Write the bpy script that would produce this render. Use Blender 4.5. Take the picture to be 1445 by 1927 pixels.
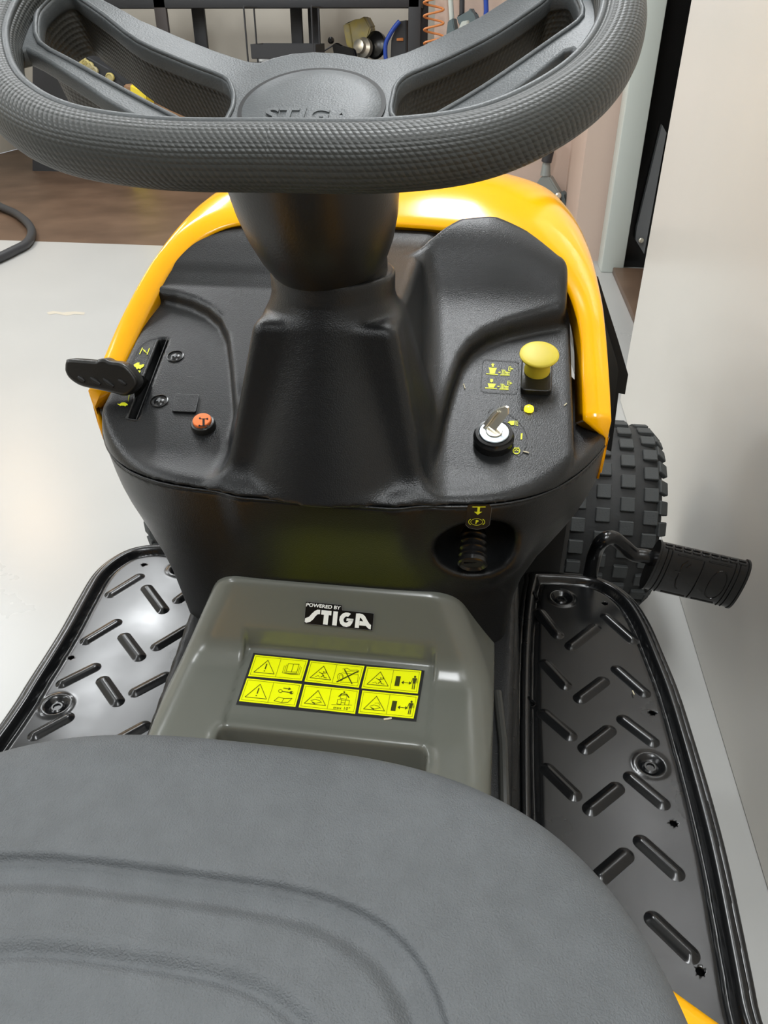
import bpy, bmesh, math, random
import numpy as np
from mathutils import Vector, Matrix

for o in list(bpy.data.objects):
    bpy.data.objects.remove(o)
S = bpy.context.scene
COL = S.collection
random.seed(4)

# ------------------------------------------------------------------ camera
F = 1448.0; PITCH = math.radians(32.4); YAW = math.radians(7.65)
CAM = np.array([0.125, 0.0, 1.05])
cd = bpy.data.cameras.new('camera'); cam = bpy.data.objects.new('camera', cd); COL.objects.link(cam)
cam.location = CAM; cam.rotation_euler = (math.pi/2-PITCH, 0, YAW)
cd.sensor_fit = 'VERTICAL'; cd.sensor_height = 36.0; cd.sensor_width = 27.0
cd.lens = 36.0*F/1927; cd.clip_start = 0.02; cd.clip_end = 60
S.camera = cam

# ------------------------------------------------------------------ world, lamps, exposure
W = bpy.data.worlds.new('world'); S.world = W; W.use_nodes = True
bg = W.node_tree.nodes['Background']; bg.inputs[0].default_value = (.80, .86, .95, 1); bg.inputs[1].default_value = .6
S.view_settings.view_transform = 'Standard'; S.view_settings.look = 'None'
S.view_settings.gamma = 1; S.view_settings.use_curve_mapping = False
S.view_settings.exposure = 0.0

def area(name, loc, rot, sx, sy, power, col=(1, 1, 1)):
    l = bpy.data.lights.new(name, 'AREA'); l.shape = 'RECTANGLE'; l.size = sx; l.size_y = sy
    l.energy = power; l.color = col
    o = bpy.data.objects.new(name, l); COL.objects.link(o); o.location = loc; o.rotation_euler = rot
    return o
CEIL = [(-2.9, .9), (-.02, 2.1), (-3.3, 3.4), (-1.9, 3.4), (-1.9, 6.0), (.15, -.8), (-3.0, -1.2)]  # lamp behind the seat is added fill for seat, stickers and right side
for i, (x, y) in enumerate(CEIL):
    area('ceiling_lamp', (x, y, 2.93), (0, 0, 0), .28, 1.5, 46, (.95, .98, 1.0))
area('warm_lamp', (-3.3, 4.7, 2.2), (math.radians(-40), 0, math.radians(35)),   .45, .30, 11, (1, .70, .42))

# ------------------------------------------------------------------ pixel rays (only to read positions off the photograph)
def basis():
    cy, sy = math.cos(YAW), math.sin(YAW)
    f = np.array([-sy*math.cos(PITCH), cy*math.cos(PITCH), -math.sin(PITCH)])
    r = np.array([cy, sy, 0.0]); u = np.cross(r, f)
    return f, r, u
BF, BR, BU = basis()
def ray(x, y): return BF + (x-722.5)/F*BR - (y-963.5)/F*BU
def atz(x, y, z): d = ray(x, y); return CAM + d*(z-CAM[2])/d[2]
def aty(x, y, Y): d = ray(x, y); return CAM + d*(Y-CAM[1])/d[1]
def atx(x, y, X): d = ray(x, y); return CAM + d*(X-CAM[0])/d[0]
def atplane(x, y, p0, n):
    d = ray(x, y); p0 = np.array(p0); n = np.array(n); return CAM + d*((p0-CAM)@n)/(d@n)

# ------------------------------------------------------------------ materials
def mat(name, col, rough=.5, metal=0, bump=0, bscale=200, var=0, vscale=5, coat=0, emit=0, spec=.5, col2=None, rvar=0):
    m = bpy.data.materials.new(name); m.use_nodes = True
    nt = m.node_tree; b = nt.nodes['Principled BSDF']
    c = (*col, 1)
    b.inputs['Base Color'].default_value = c; b.inputs['Roughness'].default_value = rough
    b.inputs['Metallic'].default_value = metal; b.inputs['Specular IOR Level'].default_value = spec
    if coat: b.inputs['Coat Weight'].default_value = coat; b.inputs['Coat Roughness'].default_value = .05
    if emit:
        b.inputs['Emission Color'].default_value = c; b.inputs['Emission Strength'].default_value = emit
    tc = nt.nodes.new('ShaderNodeTexCoord')
    if var or col2 or rvar:
        n = nt.nodes.new('ShaderNodeTexNoise'); n.inputs['Scale'].default_value = vscale; n.inputs['Detail'].default_value = 6
        nt.links.new(tc.outputs['Object'], n.inputs['Vector'])
        if var or col2:
            r = nt.nodes.new('ShaderNodeValToRGB'); nt.links.new(n.outputs['Fac'], r.inputs['Fac'])
            r.color_ramp.elements[0].position = .35; r.color_ramp.elements[1].position = .68
            c2 = col2 or tuple(v*(1-var) for v in col)
            r.color_ramp.elements[0].color = (*c2, 1); r.color_ramp.elements[1].color = c
            nt.links.new(r.outputs['Color'], b.inputs['Base Color'])
        if rvar:
            mr = nt.nodes.new('ShaderNodeMapRange'); nt.links.new(n.outputs['Fac'], mr.inputs['Value'])
            mr.inputs['From Min'].default_value = .3; mr.inputs['From Max'].default_value = .7
            mr.inputs['To Min'].default_value = rough; mr.inputs['To Max'].default_value = rough+rvar
            nt.links.new(mr.outputs['Result'], b.inputs['Roughness'])
    if bump:
        n = nt.nodes.new('ShaderNodeTexNoise'); n.inputs['Scale'].default_value = bscale; n.inputs['Detail'].default_value = 3
        nt.links.new(tc.outputs['Object'], n.inputs['Vector'])
        bp = nt.nodes.new('ShaderNodeBump'); bp.inputs['Strength'].default_value = bump; bp.inputs['Distance'].default_value = .001
        nt.links.new(n.outputs['Fac'], bp.inputs['Height']); nt.links.new(bp.outputs['Normal'], b.inputs['Normal'])
    return m

M = {}
M['dash'] = mat('dash_plastic', (.009, .0098, .0106), .30, bump=.35, bscale=900, spec=.4)
M['panel'] = mat('panel_plastic', (.007, .0076, .008), .33, bump=.3, bscale=900, spec=.38)
M['boot'] = mat('boot_plastic', (.014, .0135, .012), .34, bump=.15, bscale=500)
M['cover'] = mat('grey_glossy_plastic', (.125, .130, .112), .19, bump=.06, bscale=30, rvar=.06, vscale=7)
M['hubd'] = mat('dark_grey_plastic', (.035, .036, .033), .4)
M['steel'] = mat('black_enamel', (.006, .0065, .007), .16, rvar=.14, vscale=9, bump=.35, bscale=5)
M['seat'] = mat('seat_vinyl', (.112, .121, .128), .60, bump=.9, bscale=900, var=.12, vscale=60)
M['rim'] = mat('wheel_rubber', (.036, .039, .037), .48, bump=.25, bscale=600)
M['hub'] = mat('hub_plastic', (.095, .104, .108), .48, bump=.3, bscale=800, var=.2, vscale=40)
M['yellow'] = mat('yellow_paint', (1.0, .46, .0), .14)
M['knob'] = mat('yellow_plastic', (.84, .68, .05), .45, bump=.1, bscale=200, var=.08, vscale=40)
M['print'] = mat('yellow_print', (.83, .86, .02), .5)
M['black'] = mat('deep_black', (.003, .003, .003), .6)
M['gloss'] = mat('gloss_black', (.008, .008, .008), .25)
M['orange'] = mat('orange_plastic', (.9, .2, .05), .35)
M['chrome'] = mat('key_metal', (.80, .76, .64), .30, metal=.75, bump=.1, bscale=120)
M['zinc'] = mat('zinc_metal', (.38, .43, .46), .35, metal=.9)
M['rubber'] = mat('tyre_rubber', (.022, .023, .023), .62, bump=.4, bscale=150, var=.3, vscale=30)
M['lug'] = mat('tread_rubber', (.05, .054, .054), .7, bump=.5, bscale=300)
M['padrub'] = mat('pedal_rubber', (.010, .010, .010), .2, bump=.2, bscale=150)
M['sticker'] = mat('label_yellow', (.87, .93, .0), .3)
M['ink'] = mat('label_ink', (.04, .045, .0), .4)
M['white'] = mat('white_print', (.85, .87, .86), .45)
M['led'] = mat('amber_light', (1, .75, .02), .3, emit=2.2)
M['floor'] = mat('grey_epoxy', (.42, .42, .405), .26, var=.05, vscale=1.2, bump=.05, bscale=6, rvar=.1)
M['stain'] = mat('floor_stain', (.50, .46, .38), .4)
M['conc'] = mat('bare_concrete', (.36, .36, .36), .5, var=.3, vscale=6)
M['woodfl'] = mat('brown_boards', (.135, .083, .052), .45, col2=(.085, .05, .03), vscale=3, bump=.3, bscale=20)
M['wallw'] = mat('white_panel', (.70, .68, .63), .22, var=.03, vscale=2, bump=.04, bscale=8)
M['wallc'] = mat('cream_wall', (.62, .58, .50), .7, var=.05, vscale=2)
M['wallb'] = mat('beige_wall', (.62, .48, .40), .55, var=.06, vscale=1.5)
M['ceil'] = mat('ceiling_paint', (.80, .83, .86), .8)
M['wall_dark'] = mat('unseen_wall_darkened', (.085, .055, .038), .7, var=.3, vscale=3)  # unseen wall darkened in place of the person reflected in the black plastic
M['trim'] = mat('grey_green_trim', (.56, .60, .56), .35)
M['straw'] = mat('dry_straw', (.72, .64, .45), .7)
M['rack'] = mat('rack_steel', (.030, .032, .036), .5)
M['rackw'] = mat('rack_steel_warm', (.05, .042, .04), .5)
M['alu'] = mat('dull_metal', (.22, .23, .24), .4, metal=.4)
M['blue'] = mat('blue_plastic', (.02, .07, .40), .4)
M['coil'] = mat('orange_hose', (.62, .22, .06), .45)
M['pump'] = mat('aged_yellow', (.55, .45, .10), .45, col2=(.40, .36, .22), vscale=9)
M['card'] = mat('cardboard', (.34, .20, .11), .8, var=.3, vscale=14)
M['grey'] = mat('tool_grey', (.30, .33, .32), .4, metal=.3)
M['teal'] = mat('tool_teal', (.13, .17, .18), .45, metal=.2)
M['lamp'] = mat('lamp_housing', (.8, .8, .8), .5)

# knurled relief for rim grip and opening walls
def add_knurl(m, scale, strength, colmix=None):
    nt = m.node_tree; b = nt.nodes['Principled BSDF']
    tc = nt.nodes.new('ShaderNodeTexCoord'); v = nt.nodes.new('ShaderNodeTexVoronoi')
    v.inputs['Scale'].default_value = scale; v.inputs['Randomness'].default_value = 0
    nt.links.new(tc.outputs['UV'], v.inputs['Vector'])
    bp = nt.nodes.new('ShaderNodeBump'); bp.inputs['Strength'].default_value = strength; bp.inputs['Distance'].default_value = .0008
    bp.invert = True
    nt.links.new(v.outputs['Distance'], bp.inputs['Height'])
    nt.links.new(bp.outputs['Normal'], b.inputs['Normal'])
add_knurl(M['rim'], 1.0, .9)
M['knurl'] = mat('knurled_wall', (.042, .040, .034), .5)
add_knurl(M['knurl'], 1.0, 1.0)

# ------------------------------------------------------------------ mesh helpers
def obj(name, me, m=None, parent=None, smooth=True, sharp=None):
    if m is not None:
        for mm in (m if isinstance(m, (list, tuple)) else [m]): me.materials.append(mm)
    if smooth:
        me.polygons.foreach_set('use_smooth', [True]*len(me.polygons))
        if sharp: me.set_sharp_from_angle(angle=math.radians(sharp))
    o = bpy.data.objects.new(name, me); COL.objects.link(o)
    if parent: o.parent = parent
    return o
def mesh(name, verts, faces, m=None, parent=None, smooth=True, sharp=None):
    me = bpy.data.meshes.new(name); me.from_pydata([tuple(map(float, v)) for v in verts], [], [tuple(f) for f in faces]); me.update()
    return obj(name, me, m, parent, smooth, sharp)
def bm_obj(name, bm, m=None, parent=None, smooth=True, sharp=35):
    bmesh.ops.recalc_face_normals(bm, faces=bm.faces)
    me = bpy.data.meshes.new(name); bm.to_mesh(me); bm.free()
    return obj(name, me, m, parent, smooth, sharp)
def empty(name, loc=(0, 0, 0)):
    o = bpy.data.objects.new(name, None); COL.objects.link(o); o.location = loc; o.empty_display_size = .05; return o
def tag(o, label=None, cat=None, group=None, kind=None):
    if label: o['label'] = label
    if cat: o['category'] = cat
    if group: o['group'] = group
    if kind: o['kind'] = kind
    return o
def add_box(bm, c, s, rot=None, bev=0, seg=2):
    r = bmesh.ops.create_cube(bm, size=1); vs = r['verts']
    for v in vs: v.co = Vector((v.co.x*s[0], v.co.y*s[1], v.co.z*s[2]))
    if bev:
        es = list({e for v in vs for e in v.link_edges})
        rr = bmesh.ops.bevel(bm, geom=es, offset=bev, segments=seg, affect='EDGES', profile=.5)
        vs = list({v for f in rr['faces'] for v in f.verts} | {v for v in vs if v.is_valid})
    for v in vs:
        co = v.co
        if rot is not None: co = rot @ co
        v.co = co + Vector(c)
    return vs
def frame_to(d, up=(0, 0, 1)):
    d = Vector(d).normalized(); up = Vector(up)
    if abs(d.dot(up)) > .98: up = Vector((0, 1, 0))
    x = up.cross(d).normalized(); y = d.cross(x)
    return Matrix((x, y, d)).transposed()
def add_lathe(bm, prof, o, axis=(0, 0, 1), n=32, up=(0, 0, 1)):
    R = frame_to(axis, up); o = Vector(o); rings = []
    for r, h in prof:
        rings.append([bm.verts.new(o + R @ Vector((r*math.cos(2*math.pi*k/n), r*math.sin(2*math.pi*k/n), h))) for k in range(n)])
    for a, b in zip(rings, rings[1:]):
        for k in range(n): bm.faces.new((a[k], a[(k+1) % n], b[(k+1) % n], b[k]))
    bm.faces.new(rings[0][::-1]); bm.faces.new(rings[-1])
def add_tube(bm, pts, r, n=12, flat=1, close=False):
    pts = [Vector(p) for p in pts]; rings = []
    N = len(pts); x = None
    for i, p in enumerate(pts):
        if close: d = pts[(i+1) % N]-pts[i-1]
        else: d = pts[min(i+1, N-1)]-pts[max(i-1, 0)]
        d.normalize()
        if x is None: x = frame_to(d) @ Vector((1, 0, 0))
        x = (x - d*x.dot(d)).normalized(); y = d.cross(x)
        rr = r[i] if hasattr(r, '__len__') else r
        rings.append([bm.verts.new(p + x*rr*math.cos(2*math.pi*k/n) + y*rr*flat*math.sin(2*math.pi*k/n)) for k in range(n)])
    seq = list(zip(rings, rings[1:])) + ([(rings[-1], rings[0])] if close else [])
    for a, b in seq:
        for k in range(n): bm.faces.new((a[k], a[(k+1) % n], b[(k+1) % n], b[k]))
    if not close: bm.faces.new(rings[0][::-1]); bm.faces.new(rings[-1])
def catmull(pts, n=8, close=False):
    P = [np.array(p, float) for p in pts]; N = len(P); out = []
    rng = range(N if close else N-1)
    for i in rng:
        p1 = P[i]; p2 = P[(i+1) % N]
        p0 = P[i-1] if (close or i > 0) else 2*p1-p2
        p3 = P[(i+2) % N] if (close or i+2 < N) else 2*p2-p1
        for k in range(n):
            t = k/n
            out.append(.5*((2*p1)+(-p0+p2)*t+(2*p0-5*p1+4*p2-p3)*t*t+(-p0+3*p1-3*p2+p3)*t**3))
    if not close: out.append(P[-1])
    return out
def box_obj(name, c, s, m, parent=None, bev=.004, rot=None):
    bm = bmesh.new(); add_box(bm, c, s, rot, bev); return bm_obj(name, bm, m, parent)
def tube_obj(name, pts, r, m, parent=None, n=12, flat=1, close=False):
    bm = bmesh.new(); add_tube(bm, pts, r, n, flat, close); return bm_obj(name, bm, m, parent, sharp=50)
def lathe_obj(name, prof, o, axis, m, parent=None, n=32, sharp=35):
    bm = bmesh.new(); add_lathe(bm, prof, o, axis, n); return bm_obj(name, bm, m, parent, sharp=sharp)
def curve_mesh(polys, extrude, bevel, res=2):
    cu = bpy.data.curves.new('c', 'CURVE'); cu.dimensions = '2D'; cu.fill_mode = 'BOTH'
    cu.extrude = extrude; cu.bevel_depth = bevel; cu.bevel_resolution = res
    for p in polys:
        s = cu.splines.new('POLY'); s.points.add(len(p)-1)
        for q, (x, y) in zip(s.points, p): q.co = (x, y, 0, 1)
        s.use_cyclic_u = True
    o = bpy.data.objects.new('c', cu); COL.objects.link(o)
    dg = bpy.context.evaluated_depsgraph_get(); me = bpy.data.meshes.new_from_object(o.evaluated_get(dg))
    bpy.data.objects.remove(o); bpy.data.curves.remove(cu)
    return me
def text_polys(txt, size=1, bold=0, shear=0, spacing=1, align='CENTER'):
    cu = bpy.data.curves.new('t', 'FONT'); cu.body = txt; cu.size = size; cu.offset = bold; cu.shear = shear
    cu.space_character = spacing; cu.align_x = align; cu.align_y = 'CENTER'
    cu.resolution_u = 4
    o = bpy.data.objects.new('t', cu); COL.objects.link(o)
    dg = bpy.context.evaluated_depsgraph_get(); me = bpy.data.meshes.new_from_object(o.evaluated_get(dg))
    vs = [tuple(v.co) for v in me.vertices]; fs = [tuple(p.vertices) for p in me.polygons]
    bpy.data.objects.remove(o); bpy.data.curves.remove(cu); bpy.data.meshes.remove(me)
    return vs, fs

# ------------------------------------------------------------------ implicit surfaces -> mesh (surface nets)
def smin(a, b, k):
    h = np.clip(.5+.5*(b-a)/k, 0, 1); return b*(1-h)+a*h-k*h*(1-h)
def smax(a, b, k): return -smin(-a, -b, k)
def sstep(t): t = np.clip(t, 0, 1); return t*t*(3-2*t)
def poly_sdf(x, y, P):
    P = np.array(P, float); x, y = np.broadcast_arrays(x, y); d = np.full(x.shape, 1e9); s = np.ones(x.shape)
    N = len(P); j = N-1
    for i in range(N):
        ex, ey = P[j]-P[i]; wx = x-P[i, 0]; wy = y-P[i, 1]
        t = np.clip((wx*ex+wy*ey)/(ex*ex+ey*ey+1e-12), 0, 1)
        bx = wx-ex*t; by = wy-ey*t; d = np.minimum(d, bx*bx+by*by)
        c1 = y >= P[i, 1]; c2 = y < P[j, 1]; c3 = ex*wy > ey*wx
        flip = (c1 & c2 & c3) | (~c1 & ~c2 & ~c3)
        s = np.where(flip, -s, s); j = i
    return s*np.sqrt(d)
def surf_net(f, lo, hi, h, newton=3):
    lo = np.array(lo, float); hi = np.array(hi, float); n = np.ceil((hi-lo)/h).astype(int)+1
    ax = [lo[i]+h*np.arange(n[i]) for i in range(3)]
    V = f(ax[0][:, None, None], ax[1][None, :, None], ax[2][None, None, :]) + np.zeros(tuple(n))
    ins = V < 0
    c = np.zeros(tuple(n-1), int)
    offs = [(i, j, k) for i in (0, 1) for j in (0, 1) for k in (0, 1)]
    def sl(A, o): return A[o[0]:n[0]-1+o[0], o[1]:n[1]-1+o[1], o[2]:n[2]-1+o[2]]
    for o in offs: c += sl(ins, o)
    act = (c > 0) & (c < 8); idx = np.full(tuple(n-1), -1); cells = np.argwhere(act); idx[act] = np.arange(len(cells))
    acc = np.zeros((len(cells), 3)); cnt = np.zeros(len(cells))
    for a in offs:
        for d in range(3):
            if a[d]: continue
            b = list(a); b[d] = 1
            va = V[cells[:, 0]+a[0], cells[:, 1]+a[1], cells[:, 2]+a[2]]; vb = V[cells[:, 0]+b[0], cells[:, 1]+b[1], cells[:, 2]+b[2]]
            m = (va < 0) != (vb < 0); t = np.where(m, va/(va-vb+1e-20), 0)
            p = np.tile(np.array(a, float), (len(cells), 1)); p[:, d] += t
            acc += p*m[:, None]; cnt += m
    P = lo + h*(cells+acc/cnt[:, None])
    faces = []
    for d in range(3):
        e, g = [(1, 2), (2, 0), (0, 1)][d]
        s0 = [slice(None)]*3; s1 = [slice(None)]*3
        s0[d] = slice(0, n[d]-1); s1[d] = slice(1, n[d])
        for q in (e, g): s0[q] = slice(1, n[q]-1); s1[q] = slice(1, n[q]-1)
        A = ins[tuple(s0)]; B = ins[tuple(s1)]
        ed = np.argwhere(A != B); sg = A[tuple(ed.T)]
        ed = ed.copy(); ed[:, e] += 1; ed[:, g] += 1
        def cid(de, dg):
            q = ed.copy(); q[:, e] -= de; q[:, g] -= dg; return idx[q[:, 0], q[:, 1], q[:, 2]]
        a, b, cc, dd = cid(1, 1), cid(0, 1), cid(0, 0), cid(1, 0)
        qd = np.stack([a, b, cc, dd], 1); qd[~sg] = qd[~sg][:, ::-1]
        faces.append(qd)
    faces = np.concatenate(faces); faces = faces[(faces >= 0).all(1)]
    P0 = P.copy(); e = 1e-4
    for _ in range(newton):
        x, y, z = P.T; v = f(x, y, z)
        G = np.stack([(f(x+e, y, z)-v)/e, (f(x, y+e, z)-v)/e, (f(x, y, z+e)-v)/e], 1)
        st = -v[:, None]*G/np.maximum((G*G).sum(1), .05)[:, None]
        P = P+np.clip(st, -h*.5, h*.5)
    P = np.clip(P, P0-h, P0+h)
    return P, faces
def net_obj(name, f, lo, hi, h, m, parent, sharp=None):
    P, Fc = surf_net(f, lo, hi, h)
    me = bpy.data.meshes.new(name); me.vertices.add(len(P)); me.vertices.foreach_set('co', P.ravel())
    me.loops.add(len(Fc)*4); me.loops.foreach_set('vertex_index', Fc.ravel())
    me.polygons.add(len(Fc)); me.polygons.foreach_set('loop_start', np.arange(len(Fc))*4); me.polygons.foreach_set('loop_total', np.full(len(Fc), 4))
    me.update(calc_edges=True); me.validate()
    return obj(name, me, m, parent, True, sharp)
def hit(f, px, py, t0=.2, t1=1.6):
    d = ray(px, py); ts = np.linspace(t0, t1, 900); p = CAM[None]+d[None]*ts[:, None]
    v = f(p[:, 0], p[:, 1], p[:, 2])+np.zeros(len(ts)); k = np.argmax(v < 0)
    if v[k] >= 0 or k == 0: return None
    a, b = ts[k-1], ts[k]
    for _ in range(25):
        m = (a+b)/2; q = CAM+d*m
        if f(*[np.array([c]) for c in q])[0] < 0: b = m
        else: a = m
    return CAM+d*b
def grad(f, p, e=5e-4):
    p = np.array(p); g = []
    for i in range(3):
        q = p.copy(); q[i] += e; r = p.copy(); r[i] -= e
        g.append(float(f(*[np.array([c]) for c in q])[0]-f(*[np.array([c]) for c in r])[0]))
    g = np.array(g); return g/np.linalg.norm(g)

# decals: flat print laid on a surface; loc maps a photo pixel to (point, normal)
class Decal:
    def __init__(s, loc): s.loc = loc; s.v = []; s.f = []; s.m = []
    def pt(s, x, y, off):
        p, n = s.loc(x, y); s.v.append(p+n*off); return len(s.v)-1
    def poly(s, P, mi=0, off=.0004):
        ids = [s.pt(x, y, off) for x, y in P]; s.f.append(ids); s.m.append(mi)
    def line(s, P, w, mi=0, off=.0006, close=False):
        P = [np.array(p, float) for p in P]
        if close: P = P+[P[0]]
        for a, b in zip(P, P[1:]):
            d = b-a; L = np.linalg.norm(d)
            if L < 1e-6: continue
            d /= L; nn = np.array([-d[1], d[0]])*w/2; a2 = a-d*w*.3; b2 = b+d*w*.3
            s.poly([a2-nn, b2-nn, b2+nn, a2+nn], mi, off)
    def circ(s, c, rx, ry=None, w=None, mi=0, off=.0006, n=20, a0=0, a1=360):
        ry = ry or rx
        P = [(c[0]+rx*math.cos(math.radians(a0+(a1-a0)*k/n)), c[1]+ry*math.sin(math.radians(a0+(a1-a0)*k/n))) for k in range(n+1)]
        if w: s.line(P, w, mi, off)
        else: s.poly(P[:-1], mi, off)
    def text(s, txt, org, ux, uy, mi=0, off=.0007, **kw):
        vs, fs = text_polys(txt, 1, **kw); base = len(s.v)
        for v in vs: s.pt(org[0]+ux[0]*v[0]+uy[0]*v[1], org[1]+ux[1]*v[0]+uy[1]*v[1], off)
        for f in fs: s.f.append([base+i for i in f]); s.m.append(mi)
    def build(s, name, mats, parent):
        bm = bmesh.new(); vs = [bm.verts.new(v) for v in s.v]
        for f, m in zip(s.f, s.m):
            try: fc = bm.faces.new([vs[i] for i in f]); fc.material_index = m
            except ValueError: pass
        me = bpy.data.meshes.new(name); bm.to_mesh(me); bm.free()
        # consistent facing towards the surface normal
        o = obj(name, me, mats, parent, smooth=False)
        return o
def planeloc(p0, n):
    n = np.array(n, float); n /= np.linalg.norm(n)
    return lambda x, y: (atplane(x, y, p0, n), n)
def surfloc(f, flat=None):
    c = {}
    def L(x, y):
        p = hit(f, x, y)
        return p, grad(f, p)
    return L

# =================================================================== THE SETTING
def struct(name, m, verts, faces, label=None, parent=None):
    o = mesh(name, verts, faces, m, parent, smooth=False)
    if not parent: tag(o, label, None, None, 'structure')
    return o
def slab(name, lo, hi, m, label=None, parent=None, bev=0):
    bm = bmesh.new(); add_box(bm, [(a+b)/2 for a, b in zip(lo, hi)], [b-a for a, b in zip(lo, hi)], bev=bev)
    o = bm_obj(name, bm, m, parent)
    if not parent: tag(o, label, None, None, 'structure')
    return o
YB = 4.235
slab('floor', (-4.6, -3.2, -.1), (2.2, YB, 0), M['floor'], 'pale grey glossy epoxy garage floor')
slab('floor', (-4.6, YB, -.1), (2.2, 8.3, -.004), M['woodfl'], 'brown scuffed board floor beyond the pale epoxy')
slab('wall_back', (-4.6, 8.1, 0), (-.05, 8.2, 3), M['wallc'], 'cream wall behind the black rack')
slab('wall_alcove', (-.27, 5.05, 0), (.80, 8.1, 3), M['wallb'], 'beige wall with hanging tools right of the rack')
slab('wall_left', (-4.7, -3.2, 0), (-4.6, 8.2, 3), M['wallc'], 'cream left wall')
slab('wall_right', (.585, -3.2, .003), (.66, 2.42, 3), M['wallw'], 'glossy white panelled wall close beside the mower')
slab('wall_far_right', (2.1, -3.2, 0), (2.2, 8.2, 3), M['wallc'], 'plain wall beyond the doorway')
slab('wall_front', (-4.6, -3.3, 0), (2.2, -3.2, 3), M['wall_dark'], 'unseen wall behind the viewpoint, darkened for its reflection')
slab('ceiling', (-4.7, -3.3, 3.0), (2.2, 8.3, 3.1), M['ceil'], 'white ceiling')
slab('trim_1', (.68, 4.0, 0), (.788, 4.16, 3), M['trim'], 'pale grey green door jamb', bev=.006)
slab('trim_2', (.735, 2.3, 0.0), (.90, 3.99, .03), M['woodfl'], 'brown wooden threshold on the floor by the dark doorway', bev=.004)
d1 = slab('door_1', (.788, 4.12, .0), (1.5, 4.17, 3), M['gloss'], 'black door panel in the recess beside the pale jamb')
slab('door_edge', (.79, 4.10, 0), (.802, 4.12, 2.9), M['gloss'], parent=d1)
slab('wall_corner', (float(aty(1086, 400, 4.22)[0]), 4.22, 0), (.70, 5.05, 3), M['wallb'], 'beige wall corner beside the pale jamb')
# folding bar on the black door
g = [atx(1250, 232, .86), ]
bm = bmesh.new()
A = [aty(x, y, 4.06) for x, y in ((1246, 235), (1254, 250), (1219, 440), (1212, 478), (1196, 452), (1198, 430), (1243, 245))]
vf = [bm.verts.new(p) for p in A]; vb = [bm.verts.new(Vector(p)+Vector((0, .04, 0))) for p in A]
bm.faces.new(vf); bm.faces.new(vb[::-1])
for i in range(len(A)): j = (i+1) % len(A); bm.faces.new((vf[i], vf[j], vb[j], vb[i]))
bar = bm_obj('door_stay', bm, M['alu'], None, sharp=20)
tag(bar, 'grey metal stay arm on the black door right of the pale jamb', 'stay arm')
p = aty(1206, 452, 4.05); lathe_obj('rivet', [(.012, 0), (.012, .008), (.006, .012)], p, (0, -1, 0), M['chrome'], bar, 12)
# floor stain and scuffs (flat wear on the floor)
def blot(px, z, name, m):
    P = [atz(x, y, z) for x, y in px]; return mesh(name, P, [range(len(P))], m, None, False)
b1 = blot([(88, 588), (100, 585), (118, 588), (140, 586), (160, 588), (158, 592), (140, 591), (125, 594), (105, 590), (92, 592)], .0006, 'floor_stain', M['stain'])
tag(b1, 'small tan stain on the pale floor left of the hood', 'stain')
# ceiling fixtures round the lamps
for i, (x, y) in enumerate(CEIL):
    bm = bmesh.new(); add_box(bm, (x, y, 2.97), (.34, 1.56, .05), bev=.01)
    o = bm_obj('ceiling_light', bm, M['lamp']); tag(o, 'white ceiling light fitting overhead, '+['nearest on the left', 'nearest on the right', 'middle left', 'middle right', 'in front of the rack', 'added as fill behind the seat', 'rear left corner'][i], 'ceiling light', 'ceiling lights')

# =================================================================== BACKGROUND THINGS
rack = empty('storage_rack', (-1.9, 7.3, 0)); tag(rack, 'black steel storage rack against the cream wall', 'rack')
def rb(name, a, b, m=M['rack']):
    bm = bmesh.new(); add_box(bm, [(p+q)/2 for p, q in zip(a, b)], [q-p for p, q in zip(a, b)], bev=.004)
    o = bm_obj(name, bm, m); o.parent = rack; o.matrix_parent_inverse = rack.matrix_world.inverted() if False else Matrix.Translation((1.9, -7.3, 0)); return o
YR = 7.05
rb('shelf', (-3.6, YR, 1.155), (-.55, YR+.45, 1.25))
rb('shelf', (-3.6, YR, .70), (-.55, YR+.45, .77))
rb('shelf', (-3.6, YR, .2), (-.55, YR+.45, .25))
def xat(px, py, Y): return float(aty(px, py, Y)[0])
rb('upright', (xat(768, 40, YR), YR, 0), (xat(791, 40, YR), YR+.04, 1.8))
rb('upright', (xat(768, 40, YR)+.02, YR+.43, 0), (xat(791, 40, YR)+.02, YR+.47, 1.8))
rb('upright', (xat(338, 40, YR), YR+.3, 0), (xat(362, 40, YR), YR+.34, 1.8))
rb('upright', (xat(290, 20, YR), YR, 0), (xat(312, 20, YR), YR+.04, 1.8), M['rackw'])
rb('upright', (xat(527, 40, YR), YR+.35, 0), (xat(549, 40, YR), YR+.39, 1.8))
rb('upright', (xat(558, 40, YR), YR+.42, 0), (xat(580, 40, YR), YR+.46, 1.8))
rb('upright', (-3.55, YR, 0), (-3.48, YR+.04, 1.8))
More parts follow.
